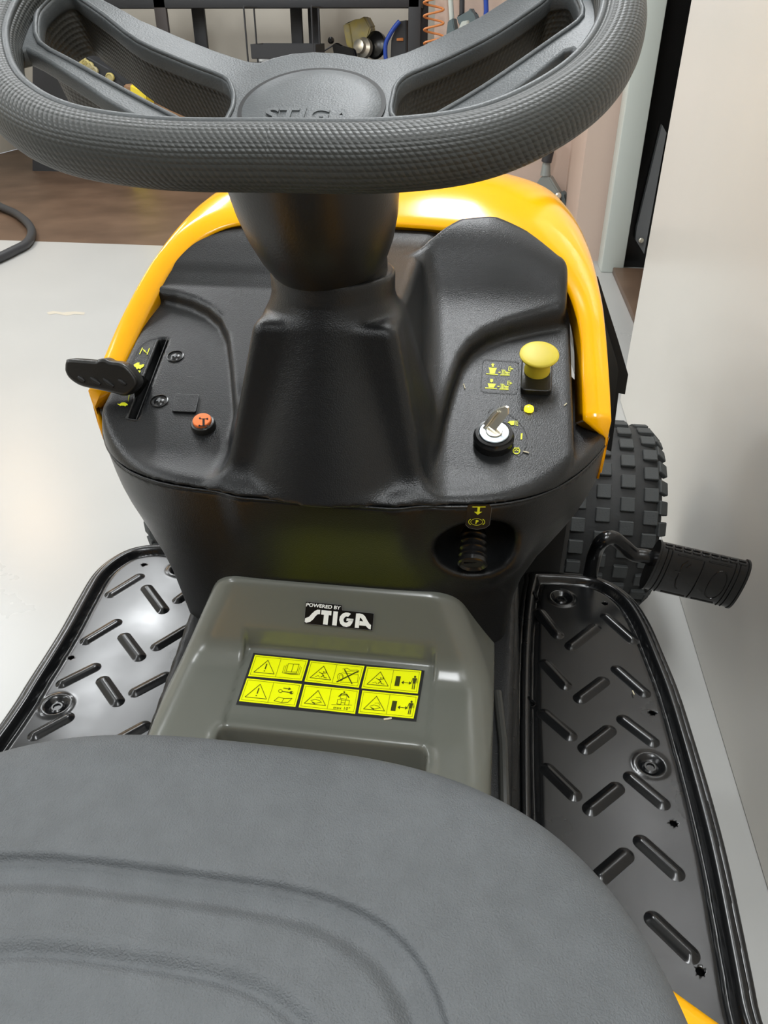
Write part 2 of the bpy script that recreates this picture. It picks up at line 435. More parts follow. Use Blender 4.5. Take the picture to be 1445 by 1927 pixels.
# hanging wire tray
YT = 6.705
t = empty('hanging_tray', tuple(aty(520, 100, YT))); T0 = Matrix.Translation(-Vector(t.location))
tag(t, 'shallow black metal tray hung on thin wires from the rack', 'tray')
def under(o, par, T): o.parent = par; o.matrix_parent_inverse = T; return o
a = aty(472, 83, YT); b = aty(594, 110, YT)
bm = bmesh.new(); x0, x1 = a[0], b[0]; zt, zb = a[2], b[2]
add_box(bm, ((x0+x1)/2, YT+.17, zb), (x1-x0, .34, .01))
for yy in (YT, YT+.34): add_box(bm, ((x0+x1)/2, yy, (zt+zb)/2), (x1-x0, .008, zt-zb))
for xx in (x0, x1): add_box(bm, (xx, YT+.17, (zt+zb)/2), (.008, .34, zt-zb))
under(bm_obj('tray_pan', bm, M['rack'], None), t, T0)
for px, yy in ((459, YT), (478, YT+.3), (586, YT), (599, YT+.3)):
    q = aty(px, 20, yy); q2 = (q[0], yy, zb-.06)
    under(tube_obj('hook', [(q[0], yy, 1.158), (q[0], 7.0495, 1.158)], .007, M['rack'], None, 6), t, T0)
    under(tube_obj('wire', [(q[0], yy, 1.155), q2], .007, M['rack'], None, 6), t, T0)
# cup under the tray, pump, black tool, blue cable, box on the middle shelf
YI = 6.98; zs = .776
def thing_at(name, px, py, Y, label, cat, group=None):
    e = empty(name, tuple(aty(px, py, Y))); tag(e, label, cat, group); return e, Matrix.Translation(-Vector(e.location))
c = aty(498, 112, 7.2); o = lathe_obj('white_pot', [(.035, 0), (.05, .01), (.055, .07), (.05, .07), (.045, .02)], (c[0], 7.2, zs), (0, 0, 1), M['white'])
tag(o, 'small white pot on the shelf under the hanging tray', 'pot')
e, T = thing_at('fuel_pump', 690, 108, 7.34, 'dusty yellow pump with a shiny metal head on the rack shelf', 'pump')
def boxpx(name, pts, Y, dep, m, par, T, bev=.01):
    P = [aty(x, y, Y) for x, y in pts]; bm = bmesh.new()
    vf = [bm.verts.new(p) for p in P]; vb = [bm.verts.new(Vector(p)+Vector((0.02, dep, .0))) for p in P]
    bm.faces.new(vf); bm.faces.new(vb[::-1])
    for i in range(len(P)): j = (i+1) % len(P); bm.faces.new((vf[i], vf[j], vb[j], vb[i]))
    bmesh.ops.bevel(bm, geom=list(bm.edges), offset=bev, segments=2, affect='EDGES', clamp_overlap=True)
    o = bm_obj(name, bm, m); return under(o, par, T) if par else o
boxpx('pump_body', [(646, 45), (668, 40), (686, 30), (698, 52), (690, 80), (668, 96), (656, 92), (650, 70)], 7.34, .16, M['pump'], e, T, .012)
boxpx('pump_face', [(645, 47), (656, 45), (663, 92), (652, 86)], 7.32, .05, M['pump'], e, T, .004)
p = aty(690, 92, 7.31); under(lathe_obj('metal_head', [(.06, 0), (.075, .02), (.075, .06), (.05, .08), (.05, .12), (.02, .13)], p, (-.5, -1, .2), M['chrome'], None, 20), e, T)
p = aty(706, 85, 7.33); under(lathe_obj('black_flange', [(.09, -.03), (.1, -.02), (.1, .02), (.06, .04)], p, (-.5, -1, .3), M['gloss'], None, 20), e, T)
e, T = thing_at('hand_tool', 640, 100, 7.10, 'small black hand tool with a thin rod beside the yellow pump', 'tool')
boxpx('tool_body', [(624, 84), (632, 80), (640, 88), (664, 92), (668, 108), (628, 108)], 7.06, .03, M['gloss'], e, T, .006)
p = aty(623, 76, 7.11); under(lathe_obj('tool_knob', [(.01, -.02), (.025, -.01), (.025, .015), (.012, .025)], p, (0, -1, 0), M['gloss'], None, 14), e, T)
under(tube_obj('rod', [aty(603, 100, 7.10), aty(626, 86, 7.10)], .006, M['rack'], None, 6), e, T)
o = tube_obj('blue_cable', catmull([aty(x, y, 7.11) for x, y in ((752, 40), (742, 52), (732, 68), (726, 82), (725, 100), (727, 118))], 5), .017, M['blue'])
tag(o, 'bright blue cable standing against the black box on the shelf', 'cable')
e, T = thing_at('battery_charger', 752, 100, 7.16, 'black box with red marks at the right end of the rack shelf', 'box')
boxpx('case', [(736, 74), (750, 40), (764, 38), (765, 118), (734, 118)], 7.15, .14, M['rack'], e, T, .006)
boxpx('red_mark', [(746, 72), (754, 71), (754, 77), (746, 77)], 7.135, .01, M['coil'], e, T, .001)
boxpx('pale_mark', [(750, 104), (762, 102), (762, 111), (750, 112)], 7.135, .01, M['white'], e, T, .001)
# things seen through the left wheel opening: a dark crate with yellow caps, carton and yellow box
e, T = thing_at('parts_crate', 130, 110, 6.6, 'black crate holding round yellow caps, seen through the steering wheel', 'crate')
boxpx('crate_body', [(60, 60), (110, 78), (205, 130), (235, 160), (235, 328), (60, 328)], 6.6, .3, M['rack'], e, T, .01)
for px, py in ((131, 100), (142, 106), (147, 119), (156, 114), (170, 125), (178, 134), (163, 121), (208, 146)):
    p = aty(px, py, 6.585); under(lathe_obj('yellow_cap', [(.034, 0), (.034, .02), (.024, .026), (.024, .02)], p, (0, -1, .1), M['pump'], None, 14), e, T)
o = boxpx('blue_case', [(84, 70), (98, 60), (112, 78), (112, 98), (86, 98)], 6.42, .12, M['teal'], None, None); tag(o, 'small grey blue case leaning on the black crate', 'case')
o = boxpx('yellow_box', [(244, 158), (272, 172), (274, 200), (274, 346), (244, 346)], 6.15, .12, M['knob'], None, None); tag(o, 'bright yellow box beside the brown cartons', 'box')
o = boxpx('brown_carton', [(272, 172), (330, 195), (372, 212), (380, 336), (230, 336), (232, 158)], 6.32, .25, M['card'], None, None); tag(o, 'creased brown cardboard carton behind the steering wheel', 'carton')
# coil hose, and tools hanging on the beige wall
YW = 5.0
pts = []
for k in range(0, 241):
    tt = k/240; ang = tt*2*math.pi*7
    q = aty(817, -90+178*tt, YW); q2 = aty(817+14, 0, YW)
    R = .054
    pts.append((q[0]+R*math.sin(ang), YW-.01+R*.35*math.cos(ang)-.02, q[2]))
o = tube_obj('coiled_air_hose', pts, .0055, M['coil'], None, 8); tag(o, 'orange coiled air hose hanging on the beige wall', 'hose')
o = tube_obj('wall_rod', [aty(844, -60, YW-.03), aty(853, 82, YW-.03)], .014, M['trim'], None, 10); tag(o, 'pale pink grey rod hanging right of the coiled hose', 'rod')
e, T = thing_at('hanging_clamp', 872, 40, YW-.06, 'dark teal clamp tool hanging beside the pale rod', 'clamp')
boxpx('jaw', [(836, 90), (842, 40), (852, 34), (856, 60), (848, 84)], YW-.06, .04, M['teal'], e, T, .004)
boxpx('head', [(858, 30), (878, 25), (884, 14), (890, 28), (898, 38), (896, 56), (884, 60), (862, 46)], YW-.08, .05, M['teal'], e, T, .006)
boxpx('plate', [(868, 40), (880, 38), (876, 62), (862, 74), (858, 62)], YW-.09, .02, M['trim'], e, T, .003)
under(tube_obj('shaft', [aty(870, -60, YW-.05), aty(869, 28, YW-.05)], .014, M['rack'], None, 8), e, T)
o = tube_obj('blue_strap', [aty(913, -40, YW-.02), aty(915, 20, YW-.02), aty(912, 46, YW-.02)], .013, M['blue'], None, 8); tag(o, 'blue strap hanging at the right of the teal clamp', 'strap')
e, T = thing_at('hanging_trimmer', 1030, 350, 4.96, 'grey pole tool with triangular guard behind the yellow hood', 'tool')
under(tube_obj('pole', [aty(1037, 240, 4.96), aty(1030, 285, 4.96), aty(1026, 330, 4.96)], [.012, .016, .03], M['grey'], None, 12), e, T)
under(tube_obj('grip', [aty(1038, 262, 4.95), aty(1028, 305, 4.95)], .03, M['rack'], None, 10), e, T)
boxpx('guard', [(1018, 332), (1034, 332), (1054, 366), (1052, 384), (1000, 384), (996, 366)], 4.93, .08, M['grey'], e, T, .008)
for px, py in ((1022, 368), (1050, 368)):
    p = aty(px, py, 4.92); under(lathe_obj('bolt', [(.018, 0), (.018, .02), (.01, .026)], p, (0, -1, .1), M['chrome'], None, 10), e, T)
boxpx('bracket', [(1056, 360), (1062, 366), (1064, 385), (1078, 392), (1074, 404), (1056, 396)], 4.93, .05, M['teal'], e, T, .003)
# garden hose on the floor at left
o = tube_obj('rubber_hose', catmull([atz(x, y, .025) for x, y in ((-60, 350), (-20, 372), (0, 388), (30, 402), (52, 420), (60, 438), (50, 458), (25, 472), (0, 484), (-40, 500))], 6), .024, M['rack'])
tag(o, 'thick black rubber hose curling on the floor at the left edge', 'hose')
#@@MOWER
# =================================================================== THE RIDE-ON MOWER
mow = empty('ride_on_mower', (0, 0, 0))
tag(mow, 'yellow and black ride-on lawn mower with grey seat and steering wheel', 'lawn mower')
def A_(x): return np.abs(x)
ZS = .7035
def bodywidth(z):
    return np.interp(z, [.40, .50, .560, .585, .610, .625, .640, .657, .672, .75], [.176, .178, .181, .187, .201, .219, .241, .257, .262, .262])
def body(x, y, z):
    xs = x+.007; w = bodywidth(z)
    bulge = .007*sstep((.095-A_(xs))/.03)*sstep((z-.60)/.08)
    yf = .553+.25*np.maximum(.7035-z, 0)+.15*(w/.262)**4*np.clip(A_(xs)/w, 0, 1.1)**4.8-bulge
    return smax((yf-y)*.9, (A_(xs)-w)*.9, .008)
PAN = (.70, .36, .55)
def panelz(y): return PAN[0]+PAN[1]*(y-PAN[2])
def pt_off(px, py, o): return atplane(px, py, (0, PAN[2], PAN[0]+o), (0, -PAN[1], 1))
POLL = [(-.36, .850)]+[tuple(pt_off(x, y, .014)[:2]) for x, y in ((296, 546), (330, 551), (362, 561), (390, 575), (413, 595), (427, 625), (432, 660), (436, 700), (440, 750), (444, 800), (448, 850))]+[(0, .59), (0, 1.1), (-.36, 1.1)]
POLR = [(.30, .795)]+[tuple(pt_off(x, y, .017)[:2]) for x, y in ((1062, 588), (1045, 590), (1000, 599), (955, 609), (915, 624), (887, 644), (868, 670), (855, 705), (840, 755), (824, 800), (806, 850))]+[(0, .59), (.02, .70), (.060, .84), (.085, .875), (.13, .890), (.17, .876), (.20, .85), (.30, .84)]
def upper(x, y, z):
    b = body(x, y, z)
    xs = x+.007
    base = z-(.713+.05*(y-.6))
    pan = smax((z-panelz(y))*.94, A_(x+.0135)-.2265, .006)
    tr = smax((.566+.2*(z-.72)-y), (A_(x+.004)-(.055+.23*(.862-z)))*.95, .010)
    tr = smax(tr, z-.846, .010)
    fade = sstep((y-.585)/.09)
    hl = smax(z-(panelz(y)+.014*fade+.24*np.maximum(y-.81, 0)), poly_sdf(x, y, POLL), .007)
    hl = smax(hl, z-.858, .02)
    bk = smax(z-(.800+.56*(y-.80)), smax(.835-y, z-.852, .02), .01)
    hl = smin(hl, smax(bk, A_(xs)-.235, .01), .01)
    hr = smax((z-(panelz(y)+.017*fade+.475*((y-.80)+np.sqrt((y-.80)**2+.022**2))))*.86, poly_sdf(x, y, POLR), .008)
    hr = smax(hr, z-(.880-1.0*np.maximum(x-.12, 0)**1.4), .035)
    hr = smax(hr, x-.207, .010)
    f = smin(base, pan, .006)
    f = smin(f, hl, .006); f = smin(f, hr, .005)
    f = smax(f, b, .013)
    f = smin(f, tr, .020)
    # collar of the steering column
    q = np.sqrt((x+.005)**2+(y-(.645))**2)
    col = smax(q-.0525-.35*np.maximum(.858-z, 0), z-.876, .003)
    f = smin(f, col, .006)
    # throttle slot
    a = SLOT; dx = x-a[0]; dy = y-a[1]; uu = dx*a[2]+dy*a[3]; vv = -dx*a[3]+dy*a[2]
    sl = np.maximum(np.maximum(A_(uu)-a[4], A_(vv)-a[5]), panelz(y)-.02-z)
    f = smax(f, -sl, .0015)
    f = smax(f, ZS+.0007-z, .0015)
    f = smax(f, A_(x+.008)-np.interp(y, [.60, .72, .80, .84, .88, .93], [.30, .262, .238, .222, .200, .170]), .004)
    return smax(f, y-.940, .002)
def pt_panel(px, py): return atplane(px, py, (0, PAN[2], PAN[0]), (0, -PAN[1], 1))
s0 = pt_panel(308, 637); s1 = pt_panel(250, 787); sm = (s0+s1)/2; sd = (s0-s1)[:2]; sL = np.linalg.norm(sd); sd /= sL
SLOT = (sm[0], sm[1], sd[0], sd[1], sL/2, .0052)
PK = pk0 = None
def lower(x, y, z):
    f = body(x, y, z)
    f = smax(f, z-(ZS-.0007), .0015)
    # parking brake pocket
    c = (.130, .598, .640)
    e1 = (np.sqrt(((x-c[0])/.050)**2+((y-.600)/.026)**2+((z-c[2]+.004)/.040)**2)-1)*.026
    f = smin(f, e1, .010)
    e2 = (np.sqrt(((x-c[0])/.036)**2+((y-.582)/.034)**2+((z-c[2]-.012)/.034)**2)-1)*.034
    f = smax(f, -e2, .008)
    f = smax(f, z-(ZS-.0007), .0015)
    return smax(f, y-.80, .002)
dash = net_obj('dashboard', upper, (-.285, .52, .690), (.285, .965, .900), .0029, M['dash'], mow)
low = net_obj('front_panel', lower, (-.285, .53, .36), (.285, .81, .715), .0034, M['panel'], mow)

def seam_pts():
    out = []
    for x in np.linspace(-.2685, .2545, 120):
        ys = np.linspace(.53, .80, 400); v = body(np.full(400, x), ys, np.full(400, ZS)); k = np.argmax(v < 0)
        if v[k] < 0: out.append((x, ys[k]+.0004, ZS))
    return out
tube_obj('seam_trim', seam_pts(), .0011, M['dash'], mow, 8)

# ---- hood
I = [(-.246, .684, .732), (-.243, .715, .751), (-.237, .76, .778), (-.229, .81, .808), (-.222, .834, .822), (-.208, .859, .837), (-.186, .878, .849), (-.154, .889, .856), (-.08, .893, .858), (.01, .893, .858), (.09, .888, .855), (.138, .879, .850), (.168, .866, .842), (.190, .847, .829), (.207, .823, .815), (.2175, .79, .796), (.222, .76, .778), (.223, .72, .754), (.224, .683, .732)]
O = [(-.272, .684, .733), (-.268, .721, .754), (-.263, .765, .782), (-.253, .818, .815), (-.243, .850, .834), (-.226, .884, .853), (-.202, .905, .865), (-.165, .920, .873), (-.08, .932, .879), (.01, .935, .881), (.09, .930, .879), (.145, .920, .873), (.190, .905, .862), (.217, .878, .845), (.234, .845, .825), (.243, .80, .802), (.247, .765, .780), (.249, .721, .755), (.250, .683, .733)]
def rs(P, n=5): return np.array(catmull(P, n))
Ir = rs(I); Or = rs(O); nA = len(Ir)
down = [(.0, .0, -.018), (.0, .004, -.036), (.0, .008, -.055)]
rings = []
mid = (Ir+Or)/2; nrm = np.array([0, -.5, .86]); ctr = np.array([-.01, .75, .60])
def off(P, d):
    out = P-ctr; out[:, 1] *= .3; out /= np.linalg.norm(out, axis=1)[:, None]; return P+out*d
fl = off(Ir, -.006); fl[:, 1] += .012; fl[:, 2] -= .006
rings += [fl, Ir+np.array([0, .003, -.001]), Ir, Ir*.85+Or*.15+nrm*.0016, Ir*.6+Or*.4+nrm*.003, Ir*.3+Or*.7+nrm*.0025, Or*.92+Ir*.08+nrm*.0008, Or]
Fx = []
for s in np.linspace(0, 1, 26)[1:]:
    top = np.clip((Or[:, 2]-.733)/.145, 0, 1)
    x = Or[:, 0]*(1+.03*s-.22*s*s) + .004*np.sign(Or[:, 0])*(1-np.exp(-s*30))*(1-top)
    y = Or[:, 1]+(1.62-Or[:, 1])*s
    z = Or[:, 2]+(.018*(1-np.exp(-s*14))+.05*s-.30*s*s)*top-(.06*s*s)*(1-top)+0*s
    rings.append(np.stack([x, y, z], 1))
V = []; Fc = []
nR = len(rings)
cols = []
for r_i, R_ in enumerate(rings):
    L_, R2 = R_[0], R_[-1]
    ext = .070 if r_i >= 7 else .062
    dn = [L_+np.array([0, .0 + .012*k, -ext*k]) for k in (1, .66, .33)]
    up = [R2+np.array([0, .0 + .012*k, -ext*k]) for k in (.33, .66, 1)]
    if r_i < 7:   # inner flange only along the arch: keep it thin on the sides
        dn = [np.array([Or[0][0]+.002*(1+0*k), L_[1]+.012*k, L_[2]-ext*k]) for k in (1, .66, .33)]
        up = [np.array([Or[-1][0]-.002, R2[1]+.012*k, R2[2]-ext*k]) for k in (.33, .66, 1)]
    cols.append(np.vstack([dn, R_, up]))
nC = len(cols[0])
for c in cols: V += list(c)
for i in range(nR-1):
    for j in range(nC-1):
        Fc.append((i*nC+j, i*nC+j+1, (i+1)*nC+j+1, (i+1)*nC+j))
hood = mesh('hood', V, Fc, M['yellow'], mow)
md = hood.modifiers.new('thick', 'SOLIDIFY'); md.thickness = .0035; md.offset = -1
bm = bmesh.new()
# black inner liner and lower side panels under the hood
for sx, xo in ((-1, -.262), (1, .240)):
    Q = [(xo, .70, .70), (xo, .72, .64), (xo*.80, 1.0, .40), (xo*.75, 1.45, .40), (xo*.70, 1.45, .60), (xo*.86, 1.1, .70)]
    v1 = [bm.verts.new(q) for q in Q]; v2 = [bm.verts.new((q[0]-sx*.012, q[1], q[2])) for q in Q]
    bm.faces.new(v1); bm.faces.new(v2[::-1])
    for i in range(6): j = (i+1) % 6; bm.faces.new((v1[i], v1[j], v2[j], v2[i]))
bm_obj('side_panel', bm, M['dash'], mow)
bm = bmesh.new()
Q = [atx(*p, .30) for p in ((1139, 560), (1150, 620), (1182, 705), (1175, 742), (1163, 742), (1150, 900), (1130, 900), (1125, 700), (1130, 580))]
Q = [aty(*p, 1.12) for p in ((1125, 520), (1139, 565), (1163, 640), (1182, 705), (1176, 742), (1164, 740), (1150, 850), (1128, 840), (1110, 640))]
v1 = [bm.verts.new(q) for q in Q]; v2 = [bm.verts.new(Vector(q)+Vector((-.01, .06, -.02))) for q in Q]
bm.faces.new(v1); bm.faces.new(v2[::-1])
for i in range(len(Q)): j = (i+1) % len(Q); bm.faces.new((v1[i], v1[j], v2[j], v2[i]))
bm_obj('front_bumper', bm, M['panel'], mow)
bm = bmesh.new(); Q = [aty(*p, 1.10) for p in ((1128, 590), (1139, 610), (1160, 678), (1163, 695), (1150, 800), (1135, 820))]; bm.faces.new([bm.verts.new(q) for q in Q]); g_ = bm_obj('bumper_facet', bm, M['boot'], mow); g_.modifiers.new('t', 'SOLIDIFY').thickness = .004
# engine block and frame inside, so nothing is hollow
box_obj('engine', (0, 1.15, .55), (.34, .5, .30), M['black'], mow, .02)
box_obj('chassis_apron', (.025, 1.12, .31), (.50, .30, .38), M['black'], mow, .03)
box_obj('frame', (0, .9, .30), (.30, 1.3, .12), M['black'], mow, .02)
box_obj('front_axle', (-.04, 1.39, .20), (.72, .06, .06), M['steel'], mow, .01)

# ---- front tyres with tread blocks
def tyre(cx, cy, R, wd, rows):
    pr = []
    for k in range(0, 25):
        a = math.pi*k/24; xx = -math.cos(a); s_ = math.sin(a)
        pr.append((R-.055+.055*s_**.35 if s_ > 1e-6 else R-.055, xx*wd/2))
    prof = [(R*.5, -wd*.42)]+[(R*.62, -wd*.5)]+pr+[(R*.62, wd*.5), (R*.5, wd*.42)]
    ty = lathe_obj('front_tyre', prof, (cx, cy, R), (1, 0, 0), M['rubber'], mow, 64, 60)
    lathe_obj('rim_disc', [(R*.1, -wd*.3), (R*.5, -wd*.34), (R*.52, wd*.34), (R*.1, wd*.3)], (cx, cy, R), (1, 0, 0), M['rubber'], ty, 32)
    # one tread block mesh, shared
    def blk(bw, bl, bh):
        b = bmesh.new(); add_box(b, (0, 0, 0), (bw, bl, bh), bev=.0015, seg=1)
        me = bpy.data.meshes.new('tread_block'); b.to_mesh(me); b.free(); me.materials.append(M['lug']); return me
    mb = blk(.026, .026, .009); ms = blk(.024, .026, .010)
    for ri, (u, sh) in enumerate(rows):
        n = 28
        a_ = math.acos(max(-1, min(1, -u*2/wd))) if abs(u*2/wd) < 1 else 0
        s_ = math.sin(a_); rr = R-.055+.055*s_**.35
        tilt = math.radians(46)*(1 if u > 0 else -1) if sh else 0
        for k in range(n):
            an = 2*math.pi*(k+.5*(ri % 2))/n
            y = cy+math.cos(an)*(rr+.003); z = R+math.sin(an)*(rr+.003)
            if y > cy+.10 or (z < .05): continue      # only the part that can be seen
            o = bpy.data.objects.new('tread_block', ms if sh else mb); COL.objects.link(o); o.parent = ty
            n_ = Vector((0, math.cos(an), math.sin(an))); t_ = Vector((0, -math.sin(an), math.cos(an)))
            n2 = (n_*math.cos(tilt)+Vector((1, 0, 0))*math.sin(tilt)).normalized(); x2 = t_.cross(n2)
            Mx = Matrix((x2, t_, n2)).transposed().to_4x4(); Mx.translation = Vector((cx+u, y, z)); o.matrix_basis = Mx
    return ty
tyre(.385, 1.39, .190, .180, [(-.064, 0), (-.0215, 0), (.0215, 0), (.064, 0), (.087, 1), (-.087, 1)])
tyre(-.440, 1.39, .190, .160, [(-.056, 0), (-.018, 0), (.018, 0), (.056, 0), (-.078, 1), (.078, 1)])

# ---- footplates
ZP = .36
def plan(px): return [tuple(atz(x, y, ZP)[:2]) for x, y in px]
def footplate(pts, holes, bolts):
    P = np.array(catmull(pts, 6, True))
    lo = P.min(0)-.004; hi = P.max(0)+.004; h = .0022
    nx = int((hi[0]-lo[0])/h)+2; ny = int((hi[1]-lo[1])/h)+2
    X, Y = np.meshgrid(lo[0]+h*np.arange(nx), lo[1]+h*np.arange(ny), indexing='ij')
    d = poly_sdf(X, Y, P)
    gx, gy = np.gradient(d, h)
    keep = d <= -.0012
    e = -d
    Z = ZP+.0085*np.sqrt(np.clip(1-((e-.0075)/.0075)**2, 0, 1))*(e < .015)
    Z += -.0045*np.exp(-((e-.018)/.0030)**2)
    Z += .0015*sstep((e-.020)/.006)
    for b in bolts:
        r = np.hypot(X-b[0], Y-b[1]); Z += .0018*np.exp(-((r-.0165)/.0028)**2)-.0055*sstep((.0150-r)/.007)
    for c in holes:
        r = np.hypot(X-c[0], Y-c[1]); R_ = .0042
        nr = (np.abs(r-R_) < h*.7)
        X = np.where(nr, c[0]+(X-c[0])/np.maximum(r, 1e-6)*R_, X); Y = np.where(nr, c[1]+(Y-c[1])/np.maximum(r, 1e-6)*R_, Y)
        keep &= ~((r < R_-h*.7))
    idx = -np.ones(X.shape, int); idx[keep] = np.arange(keep.sum())
    V = np.stack([X[keep], Y[keep], Z[keep]], 1)
    a, b, c, dd = idx[:-1, :-1], idx[1:, :-1], idx[1:, 1:], idx[:-1, 1:]
    ok = (a >= 0) & (b >= 0) & (c >= 0) & (dd >= 0); q = np.stack([a[ok], b[ok], c[ok], dd[ok]], 1)
    tri = []
    for (p, s, t, w) in ((a, b, c, dd), (b, c, dd, a), (c, dd, a, b), (dd, a, b, c)):
        m_ = (p >= 0) & (s >= 0) & (t >= 0) & (w < 0); tri.append(np.stack([p[m_], s[m_], t[m_]], 1))
    o = mesh('footplate', V, [tuple(x) for x in q]+[tuple(x) for x in np.concatenate(tri)], M['steel'], mow)
    md = o.modifiers.new('thick', 'SOLIDIFY'); md.thickness = .004; md.offset = -1
    tube_obj('rolled_edge', [(p[0], p[1], ZP-.0005) for p in P], .0052, M['steel'], o, 10, 1, True)
    for c in holes: lathe_obj('dark_hole_cup', [(.0062, -.018), (.0062, -.0015), (.0056, -.0015), (.0056, -.016)], (c[0], c[1], ZP), (0, 0, 1), M['black'], o, 16)  # black cup added under each hole to give its shade
    for b in bolts:
        lathe_obj('bolt', [(.0085, -.004), (.0085, .0005), (.0065, .0022), (.0045, .0022), (.0038, .0004), (.001, .0004)], (b[0], b[1], ZP-.0022), (0, 0, 1), M['steel'], o, 24)
    return o
# one pressed tread rib, shared by all
def rib_mesh():
    L, w = 1.0, .0072; n, m_ = 40, 14; V = []; Fs = []
    for i in range(n+1):
        for j in range(m_+1):
            u = (i/n-.5); v = (j/m_-.5)*2; V.append((u, v, 0))
    return V
def rib(parent, p, q):
    p = np.array(plan([p])[0]); q = np.array(plan([q])[0]); c = (p+q)/2; d = q-p; L = np.linalg.norm(d); d /= L; nn = np.array([-d[1], d[0]])
    r = .0074; n, m_ = 46, 16; V = []; Fs = []; hl = L/2
    for i in range(n+1):
        for j in range(m_+1):
            u = (i/n*2-1)*(hl+.0025); v = (j/m_*2-1)*(r+.0025)
            e = math.hypot(max(abs(u)-(hl-r), 0), v)   # distance from the rib's spine
            # keep the patch stadium shaped
            if e > r+.0025:
                k = (r+.0025)/e; uu = max(abs(u)-(hl-r), 0)*k; u = math.copysign(hl-r+uu, u) if abs(u) > hl-r else u; v *= k; e = r+.0025
            t = e/(r+.0025); z = .0046*(.5+.5*math.cos(math.pi*min(t, 1)))**.75
            P = c+d*u+nn*v; V.append((P[0], P[1], ZP+.0012+z))
    for i in range(n):
        for j in range(m_): a = i*(m_+1)+j; Fs.append((a, a+1, a+m_+2, a+m_+1))
    return mesh('tread_rib', V, Fs, M['steel'], parent)
padR = [(1000, 1082), (1080, 1085), (1122, 1092), (1158, 1108), (1190, 1135), (1216, 1175), (1240, 1230), (1270, 1305), (1300, 1400), (1332, 1510), (1360, 1620), (1388, 1755), (1415, 1895)]
padL = [(350, 1035), (300, 1030), (250, 1037), (212, 1056), (180, 1085), (150, 1135), (115, 1198), (60, 1285), (5, 1370)]
fr = footplate(plan(padR)+[(.380, .30), (.30, .295), (.20, .30), (.195, .45), (.196, .60), (.200, .75), (.207, .86), (.214, .915)],
               plan([(1006, 1124), (1138, 1137), (999, 1321), (1227, 1343), (1267, 1551), (1317, 1830)]), plan([(1056, 1127), (1224, 1442)]))
fl_ = footplate([(-.30, .30), (-.395, .305)]+plan(padL[::-1])+[(-.21, .93), (-.195, .86), (-.190, .70), (-.192, .50), (-.20, .31)],
                plan([(271, 1064), (134, 1239), (337, 1259)]), plan([(339, 1073), (107, 1329)]))
for p, q in (((1134, 1157), (1196, 1212)), ((1154, 1256), (1219, 1313)), ((1164, 1350), (1236, 1405)), ((1177, 1457), (1256, 1523)), ((1196, 1577), (1283, 1656)), ((1217, 1721), (1311, 1811)),
             ((1125, 1178), (1068, 1223)), ((1141, 1279), (1084, 1322)), ((1153, 1371), (1093, 1417)), ((1168, 1479), (1102, 1532)), ((1185, 1604), (1120, 1660)),
             ((1010, 1148), (1054, 1203)), ((1019, 1244), (1070, 1299)), ((1017, 1339), (1081, 1394)), ((1021, 1441), (1089, 1507))):
    rib(fr, p, q)
for p, q in (((269, 1083), (201, 1125)), ((227, 1169), (154, 1213)), ((188, 1253), (108, 1293)), ((138, 1347), (55, 1392)), ((273, 1104), (311, 1155)), ((230, 1195), (267, 1244)), ((190, 1277), (226, 1329)),
             ((390, 1090), (329, 1136)), ((360, 1180), (287, 1224)), ((321, 1270), (245, 1310)), ((282, 1363), (205, 1405))):
    rib(fl_, p, q)
# supports down to the frame
box_obj('cutting_deck', (0, .60, .24), (.70, .50, .16), M['black'], mow, .03)
for x in (-.2, .2): box_obj('footplate_bracket', (x*.95, .62, .335), (.06, .45, .03), M['steel'], mow, .004)

# ---- engine cover (grey glossy tunnel) with label pocket and tray
def cover_f(x, y, z):
    w = np.interp(z, [.30, .49, .59], [.168, .162, .117])
    side = (A_(x+.002)-w)*.95
    top = z-(.515+.23*(y-.552))
    face = smax((.5775+(z-.588)/2.9-y)*.95, z-.590, .006)
    f = smin(top, face, .016)
    f = smax(f, side, .024)
    # shallow pocket for the warning label
    pk = smax(smax(A_(x-.0045)-.0955, y-.562, .002), (.515+.23*(y-.552))-.0018-z, .001)
    pk = smax(pk, .466-y, .002)
    f = smax(f, -pk, .0015)
    # ridge frame round the tray
    rdx = np.maximum(A_(x-.004)-.088, 0); rdy = np.maximum(A_(y-.36)-.105, 0)
    rr = np.sqrt(rdx**2+rdy**2)-.012
    f = f-.0022*np.exp(-(rr/.006)**2)
    tr = smax(rr+.003, (.515+.23*(y-.552))-.045-z, .012)
    f = smax(f, -tr, .004)
    f = smax(f, y-.66, .002); f = smax(f, .20-y, .01)
    return smax(f, .38-z, .002)
cov = net_obj('engine_cover', cover_f, (-.19, .19, .37), (.19, .67, .60), .0030, M['cover'], mow)
def skirt_f(x, y, z):
    f = smax(A_(x)-.190, z-(.425+.10*(y-.4)), .006)
    g = smax(A_(x)-.181, z-(.470+.28*(y-.55)), .006)
    f = smin(f, g, .004)
    f = smax(f, y-.80, .01); f = smax(f, .16-y, .01)
    return smax(f, .24-z, .01)
sk = net_obj('tunnel_skirt', skirt_f, (-.20, .15, .23), (.20, .81, .56), .006, M['panel'], mow)

bm = bmesh.new()
for k in range(1): add_tube(bm, [Vector(atz(936+9*k, 1303, .478-.012*k)), Vector(atz(947+9*k, 1400, .470-.012*k)), Vector(atz(950+9*k, 1520, .462-.012*k))], .0045, 10)
bm_obj('side_rail', bm, M['hubd'], cov)
